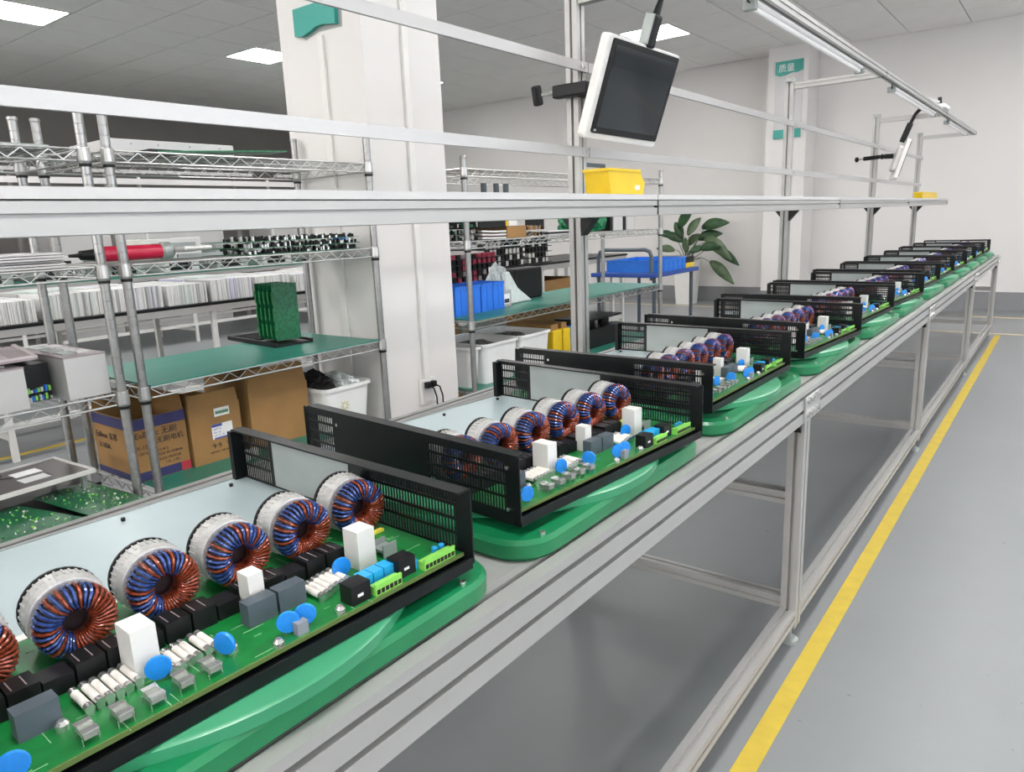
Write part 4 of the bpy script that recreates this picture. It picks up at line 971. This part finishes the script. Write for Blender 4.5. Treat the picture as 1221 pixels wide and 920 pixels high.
solo(MB().box(-2.38, -2.20, 2.890, 2.96, z2+.056, z2+.11), 'grey_box', BINW, 'pale grey box beside the yellow box on the second shelf', 'box', (-2.29, 2.93, z2+.056), bevel=.002)
board_stack(-2.42, -2.14, 2.99, 3.12, z2, 2, 'loose metal parts and boards in the middle of the second shelf', [CER, SILV, CARD, BLK], .03, 6, 'parts')
t = thing('panel_stack', 'flat white and black panels on the second shelf', 'panels', (-2.28, 3.28, z2))
for k in range(3): part(MB().box(-2.42, -2.14, 3.14, 3.42, z2+k*.008, z2+k*.008+.006), 'panel', [SHELFB, BLK, SHELFB][k], t)
solo(MB().box(-2.36, -2.28, 3.24, 3.31, z2+.026, z2+.14), 'black_column_part', BLK, 'upright black part on the flat panels', 'part', (-2.3, 3.27, z2+.026), bevel=.004)
solo(blob((-2.25, 3.50, z2+.052), (.06, .045, .042), 41, 3), 'green_coil', mat('green_wire', (.01, .20, .08), .4, 0, var=.8, vscale=60), 'coil of green wire left of the near post on the second shelf', 'wire', (-2.25, 3.5, z2))
solo(blob((-2.25, 3.79, z2+.062), (.08, .075, .055), 43, 3), 'green_coil', MATS['green_wire'], 'larger bundle of green wire right of the near post', 'wire', (-2.25, 3.79, z2))
for k, (y, w_, mm, lab) in enumerate(((3.885, .03, BLK, 'black box standing right of the green wire bundle'), (3.925, .115, SHELFB, 'white box between two black slabs on the second shelf'), (4.048, .03, BLK, 'black slab right of the white box on the second shelf'), (4.085, .11, SHELFB, 'white box at the right end of the second shelf'))):
    solo(MB().box(-2.38, -2.20, y, y+w_, z2, z2+.10), 'slab_box', mm, lab, 'box', (-2.29, y, z2), bevel=.003)
# things hanging under shelf 2 / legs seen
t = thing('hook_frame', 'grey hooked bracket frame standing on the top shelf', 'bracket', (-2.35, 3.9, ZW[3]))
zt = ZW[3]
part(MB().box(-2.36, -2.33, 3.72, 4.06, zt+.075, zt+.095), 'top_bar', GRYP, t); part(MB().box(-2.36, -2.33, 3.72, 3.75, zt, zt+.0745), 'upright', GRYP, t); part(MB().box(-2.36, -2.33, 4.04, 4.06, zt, zt+.0745), 'upright', GRYP, t)
t = thing('hanging_frame', 'small black frame seen under the top right shelf', 'frame', (-2.3, 3.0, 1.30))
for y in (2.88, 2.98, 3.06): part(MB().box(-2.36, -2.34, y, y+.022, ZW[2]+.125, 1.358), 'upright', GRYP, t)
part(MB().box(-2.36, -2.34, 2.902, 2.98, 1.285, 1.295), 'cross_tie', GRYP, t); part(MB().box(-2.36, -2.34, 3.002, 3.06, 1.285, 1.295), 'cross_tie', GRYP, t)
# black vented assemblies on the bottom shelf right part
z0 = ZS[0]
t = thing('vented_housing', 'stack of black perforated housings on the bottom shelf behind the fourth chassis', 'housing', (-2.3, 3.8, z0))
T = Matrix.Translation((-2.30, 3.78, z0))
mb = MB(T)
mb.box(-.10, .12, -.26, .20, 0, .11); part(mb, 'lower_body', BLKM, t)
for k, (x, y) in enumerate(((-.02, -.20), (.02, -.08), (-.03, .06), (.03, .13))): part(MB(T).cyl((x, y, .11), (x, y, .16), .035, 12), 'black_cylinder', BLK, t)
part(MB(T).box(-.10, .12, -.22, .20, .161, .172), 'dark_plate', BLKM, t)

# ================================================================== FAR BENCH RIGHT OF COLUMN
def simple_bench(x0, x1, y0, y1, z1, legs, label, topm, rail=True, drop=.04, upper=None):
    t = thing('work_table', label, 'table', (mid(x0, x1), mid(y0, y1), 0))
    part(MB().box(x0, x1, y0, y1, z1-.018, z1), 'tabletop', topm, t)
    part(MB().box(x1-.03, x1-.001, y0+.02, y1-.02, z1-.018-drop, z1-.0185), 'front_apron', ALU, t); part(MB().box(x0+.001, x0+.03, y0+.02, y1-.02, z1-.018-drop, z1-.0185), 'rear_apron', ALU, t)
    for y in legs:
        for x in (x0+.02, x1-.05): part(MB().box(x, x+.03, y-.015, y+.015, 0, z1-.0185-drop), 'leg', MULL, t)
        part(MB().box(x0+.0505, x1-.0505, y-.015, y+.015, .12, .15), 'crossbar', MULL, t)
    for a, b in zip(legs, legs[1:]):
        for x in (x0+.02, x1-.05): part(MB().box(x, x+.03, a+.0155, b-.0155, .18, .21), 'lower_rail', MULL, t)
    if upper:
        for y in legs: part(MB().box(x0+.03, x0+.06, y-.015, y+.015, z1+.0005, upper), 'upright_post', MULL, t)
        part(MB().box(x0+.061, x0+.28, y0, y1, upper-.10, upper-.09), 'upper_shelf', SHELFB, t)
        part(MB().box(x0+.281, x0+.30, y0, y1, upper-.12, upper-.06), 'upper_fascia', SHELFB, t)
    return t
simple_bench(-4.25, -3.52, 4.3, 6.55, .82, [4.4, 5.1, 5.8, 6.3, 6.5], 'black topped work table behind the long wire shelving', BLKM)
ztb = .8205
def coil_stack(x0, x1, y0, y1, z0, n, mats_, label, lay):
    t = thing('coil_board_stack', label, 'boards', (mid(x0, x1), mid(y0, y1), z0)); r_ = random.Random(n)
    for k in range(n):
        z = z0+k*lay
        b = part(MB().box(x0, x1, y0, y1, z, z+.006), 'board', BLKM, t)
        mb = MB()
        for q in range(int((y1-y0)/.05)):
            y = y0+.01+q*.05; mb.box(x1-.05, x1-.01, y, y+.032, z+.006, z+lay-.002, r_.randrange(len(mats_)))
        part(mb, 'components', mats_, b, kind='stuff')
coil_stack(-4.0, -3.56, 4.32, 4.90, ztb, 5, [BLK, SILV, BLKM, BLK], 'tall stack of black boards at the near end of the black topped table', .048)
coil_stack(-3.98, -3.58, 4.96, 5.30, ztb, 5, [BLK, BLK, SILV], 'narrow stack of black boards on the black topped table', .045)
# red stack stands on its own small table near the column
simple_bench(-3.55, -3.0, 3.15, 4.05, .80, [3.25, 3.95], 'small table with red coil boards just right of the column', SHELFB)
coil_stack(-3.45, -3.04, 3.20, 3.90, .8005, 5, [REDB, BLK, REDB, PLUM], 'stack of red and black coil boards between column and chrome post', .036)
solo(blob((-3.25, 3.985, .8005+.03), (.10, .045, .03), 77, 3), 'orange_packets', ORANGE, 'loose orange packets at the end of the red coil boards', 'packets', (-3.25, 4.0, .80))
carton(-4.20, -3.60, 4.48, 5.05, 0, .70, 'tall brown carton under the black topped table', [])
carton(-4.20, -3.60, 5.15, 5.72, 0, .66, 'second brown carton under the black topped table, right of the tall one', [])
carton(-3.48, -3.08, 3.35, 3.85, 0, .62, 'brown carton under the small table behind the blue bins', [])
# ================================================================== CART + CRATE
T = Matrix.Translation((-2.55, 5.05, 0))
t = thing('platform_cart', 'blue decked trolley with bent grey tube handle in front of the planter', 'cart', (-2.55, 5.05, 0))
x0, x1, y0, y1, zd = -2.82, -2.29, 4.68, 5.42, .745
part(MB().box(x0, x1, y0, y1, zd, zd+.030), 'blue_deck', BLUEC, t, bevel=.004)
part(MB().tube([(x0+.05, y0+.03, zd-.02), (x0+.05, y0+.03, .89), (x0+.065, y0+.03, .925), (x0+.10, y0+.03, .94), (x1-.10, y0+.03, .94), (x1-.065, y0+.03, .925), (x1-.05, y0+.03, .89), (x1-.05, y0+.03, zd-.02)], .014, 10), 'handle', GRYP, t, smooth=True)
for x in (x0+.04, x1-.04):
    for y in (y0+.05, y1-.05):
        l = part(MB().cyl((x, y, .10), (x, y, zd), .014, 10), 'leg', GRYP, t, smooth=True)
        part(MB().cyl((x-.014, y, .05), (x+.014, y, .05), .05, 16), 'castor_wheel', BLK, l, smooth=True); part(MB().box(x-.02, x+.02, y-.02, y+.02, .05, .10), 'castor_fork', GALV, l)
part(MB().box(x0+.03, x1-.03, y0+.04, y1-.04, .20, .22), 'lower_deck', BLUEC, t)
t = thing('blue_crate', 'low blue plastic crate standing on the trolley deck', 'crate', (-2.52, 5.0, zd+.03))
cz = zd+.0305; a0, a1, b0, b1 = x0+.09, x1-.03, y0+.08, y1-.18
mb = MB(); mb.box(a0, a1, b0, b1, cz, cz+.004)
for q in ((a0, a0+.005, b0, b1), (a1-.005, a1, b0, b1), (a0+.005, a1-.005, b0, b0+.005), (a0+.005, a1-.005, b1-.005, b1)): mb.box(*q, cz+.004, cz+.085)
part(mb, 'crate_wall', BLUED, t)
mb = MB(); mb.box(a1, a1+.006, b0, b1, cz+.076, cz+.086); mb.box(a1, a1+.006, b0, b1, cz+.03, cz+.036); mb.box(a0, a1, b0-.006, b0-.0001, cz+.076, cz+.086)
for k in range(6): mb.box(a1, a1+.004, b0+.02+k*.08, b0+.035+k*.08, cz, cz+.075)
part(mb, 'ribs', BLUED, t)
solo(MB().box(-2.55, -2.32, y1-.17, y1-.02, cz, cz+.035), 'yellow_pack', YEL, 'yellow pack at the far end of the trolley deck', 'pack', (-2.43, y1-.1, cz), bevel=.003)
solo(MB().box(-2.60, -2.32, y1-.17, y1-.02, cz+.0355, cz+.085), 'black_pack', BLK, 'black pack on top of the yellow pack on the trolley', 'pack', (-2.45, y1-.1, cz+.036), bevel=.004)

# ================================================================== PLANTER
pc_ = (-4.10, 9.30)
t = thing('potted_plant', 'broad leafed plant in a tall white planter against the far wall', 'plant', (pc_[0], pc_[1], 0))
mb = MB()
def sq(h, z, r=.03): return [(pc_[0]+x, pc_[1]+y, z) for x, y in rrect(-h, h, -h, h, r)]
loft(mb, [sq(.115, 0), sq(.145, .60), sq(.130, .60), sq(.128, .56)]); part(mb, 'planter', WHT, t, smooth=True)
part(MB().box(pc_[0]-.12, pc_[0]+.12, pc_[1]-.12, pc_[1]+.12, .5605, .575), 'soil', CARDI, t)
rp = random.Random(4)
LP = [(-.02, .43, 30, .30, 0), (.10, .34, 10, .26, 1), (.25, .40, 60, .32, 0), (.34, .24, 80, .34, 1), (-.22, .30, -60, .22, 0), (-.16, .12, -70, .22, 1), (-.10, .24, -30, .26, 0), (.06, .20, 20, .24, 1), (.18, .26, 50, .3, 0),
      (.42, .10, 100, .26, 0), (.38, -.06, 130, .30, 1), (.12, .10, 40, .2, 0), (.28, .14, 70, .26, 0), (-.05, .30, -10, .26, 0), (.02, .12, 0, .2, 1)]
for k, (dx, dz, ang, L, mm) in enumerate(LP):
    b0 = Vector((pc_[0]+dx*.12, pc_[1]+rp.uniform(-.04, .04), .575)); tip = Vector((pc_[0]+dx*1.05, pc_[1]-.05+rp.uniform(-.12, .10), .60+dz*1.05))
    midp = (b0+tip)/2+Vector((-.02*dx, 0, .06))
    st = part(MB().tube([b0, midp, tip], [.006, .005, .003], 6), 'stem', LEAFL, t, smooth=True)
    a = R(ang); d = Vector((math.sin(a), rp.uniform(-.2, .1), math.cos(a))).normalized()
    if dz < .35 or abs(ang) > 40: d = Vector((math.sin(a), rp.uniform(-.3, .1), .35 if abs(ang) < 75 else -.45)).normalized()
    side = d.cross(Vector((0, -1, .25))).normalized(); nrm = side.cross(d)
    mb = MB(); rows = []
    n = 8
    for i in range(n+1):
        s_ = i/n; L_ = L*1.3; wd = .27*L*math.sin(math.pi*min(1, s_*.93+.05))**.8*(1-.25*s_); c = tip+d*(s_-.15)*L_-Vector((0, 0, 1))*(.30*L*s_*s_)
        rows.append([mb.pt(c-side*wd+nrm*wd*.25), mb.pt(c), mb.pt(c+side*wd+nrm*wd*.25)])
    for A, B in zip(rows, rows[1:]):
        mb.face((A[0], A[1], B[1], B[0])); mb.face((A[1], A[2], B[2], B[1]))
    o = part(mb, 'leaf', LEAF if mm == 0 else LEAFL, t, smooth=True); sd = o.modifiers.new('thick', 'SOLIDIFY'); sd.thickness = .003

# ================================================================== LEFT BACKGROUND BENCHES
simple_bench(-5.25, -4.42, -1.2, 5.2, .735, [-.6, .6, 1.35, 1.95, 2.6, 3.6, 4.9], 'long black edged table covered with upright white panels, behind the left shelving', BLKM)
wn = ['first', 'second', 'third', 'fourth', 'fifth', 'sixth', 'seventh', 'eighth', 'ninth', 'tenth']
yy = .95; k = 0
rs = random.Random(9)
GREY = [mat('panel_white', (.66, .66, .65), .5), mat('panel_grey', (.42, .42, .42), .5), mat('panel_bluish', (.46, .46, .58), .5), mat('panel_green_grey', (.50, .56, .54), .5)]
while yy < 4.1:
    w_ = rs.uniform(.26, .36); h = rs.uniform(.120, .138)
    t = thing('panel_batch', 'batch of thin upright white panels, %s from the left on the black edged table' % (wn[k] if k < 10 else 'last'), 'panels', (-4.75, yy+w_/2, .7355), 'white panel batches on the black edged table')
    n = int(w_/.011)
    for m_ in range(2):
        mb = MB()
        xa, xb = ((-4.78, -4.47), (-5.14, -4.82))[m_]
        for q in range(n): mb.box(xa+rs.uniform(0, .012), xb-rs.uniform(0, .012), yy+q*.011, yy+q*.011+.0092, .7355, .7355+h-rs.uniform(0, .0012), rs.choice([0, 0, 0, 0, 0, 1, 2 if k % 2 else 3]))
        part(mb, 'thin_panels', GREY, t, kind='stuff')
    if k == 1: part(MB().box(-4.465, -4.455, yy-.012, yy+.004, .736, .80), 'blue_edge', BLUEB, t)
    if k % 3 == 2: part(MB().box(-5.0, -4.7, yy+.05, yy+w_-.05, .7355+h+.001, .7355+h+.012), 'top_panel', GREY[3], t)
    yy += w_+rs.uniform(.012, .03); k += 1
solo(MB().box(-4.50, -4.44, .90, .935, .7355, .83), 'blue_divider', BLUEB, 'bright blue divider at the left end of the white panel batches', 'divider', (-4.47, .92, .7355))
# second far bench line with green mats and overhead shelf
simple_bench(-8.6, -7.7, -1.5, 8.6, .78, [-.8, .9, 2.6, 4.3, 6.0, 7.7], 'distant green topped bench line with overhead white shelf', MAT_G, upper=1.86)
rs = random.Random(21)
for k in range(10):
    y = 1.0+k*.62
    t = thing('test_machine', 'distant %s machine housing on the green bench line, %s from the left' % ('white' if k % 2 else 'grey', ['first', 'second', 'third', 'fourth', 'fifth', 'sixth', 'seventh', 'eighth', 'ninth', 'tenth'][k]), 'machine', (-8.0, y, .7805), 'machines on the distant green bench')
    h = rs.uniform(.18, .30)
    part(MB().box(-8.35, -7.85, y, y+.40, .7805, .7805+h), 'housing', SHELFB if k % 2 else GALV, t, bevel=.01)
    part(MB().box(-7.85, -7.845, y+.05, y+.30, .80, .7805+h*.8), 'dark_opening', BLK, t)
for k in range(3):
    y = .6+k*3.0
    t = thing('tall_cabinet', ['left', 'middle', 'right'][k]+' pale cabinet beyond the distant green bench line', 'cabinet', (-9.6, y+.8, 0))
    part(MB().box(-10.0, -9.4, y, y+2.2, 0, 1.22), 'body', SHELFB, t, bevel=.01)
    for q in range(3): part(MB().box(-9.4, -9.385, y+.05+q*.72, y+.70+q*.72, .1, 1.15), 'door', GALV if q % 2 else SHELFB, t)
for y in (1.2, 3.9, 6.6):
    t = thing('strip_light', 'distant white light bar above the far bench line, '+{1.2: 'left', 3.9: 'middle', 6.6: 'right'}[y], 'lamp', (-9.2, y+1, 1.95))
    part(MB().box(-9.24, -9.16, y, y+2.3, 1.93, 1.97), 'housing', SHELFB, t)
    for q in (.3, 2.0): part(MB().box(-9.22, -9.18, y+q, y+q+.04, 0, 1.929), 'stand', UNLIT_WALL, t)
# lettering curves become plain meshes
bpy.context.view_layer.update()
dg = bpy.context.evaluated_depsgraph_get()
for o in TEXTS:
    me = bpy.data.meshes.new_from_object(o.evaluated_get(dg))
    n = bpy.data.objects.new('lettering', me); COL.objects.link(n); n.parent = o.parent; n.matrix_local = o.matrix_local.copy()
    bpy.data.objects.remove(o)
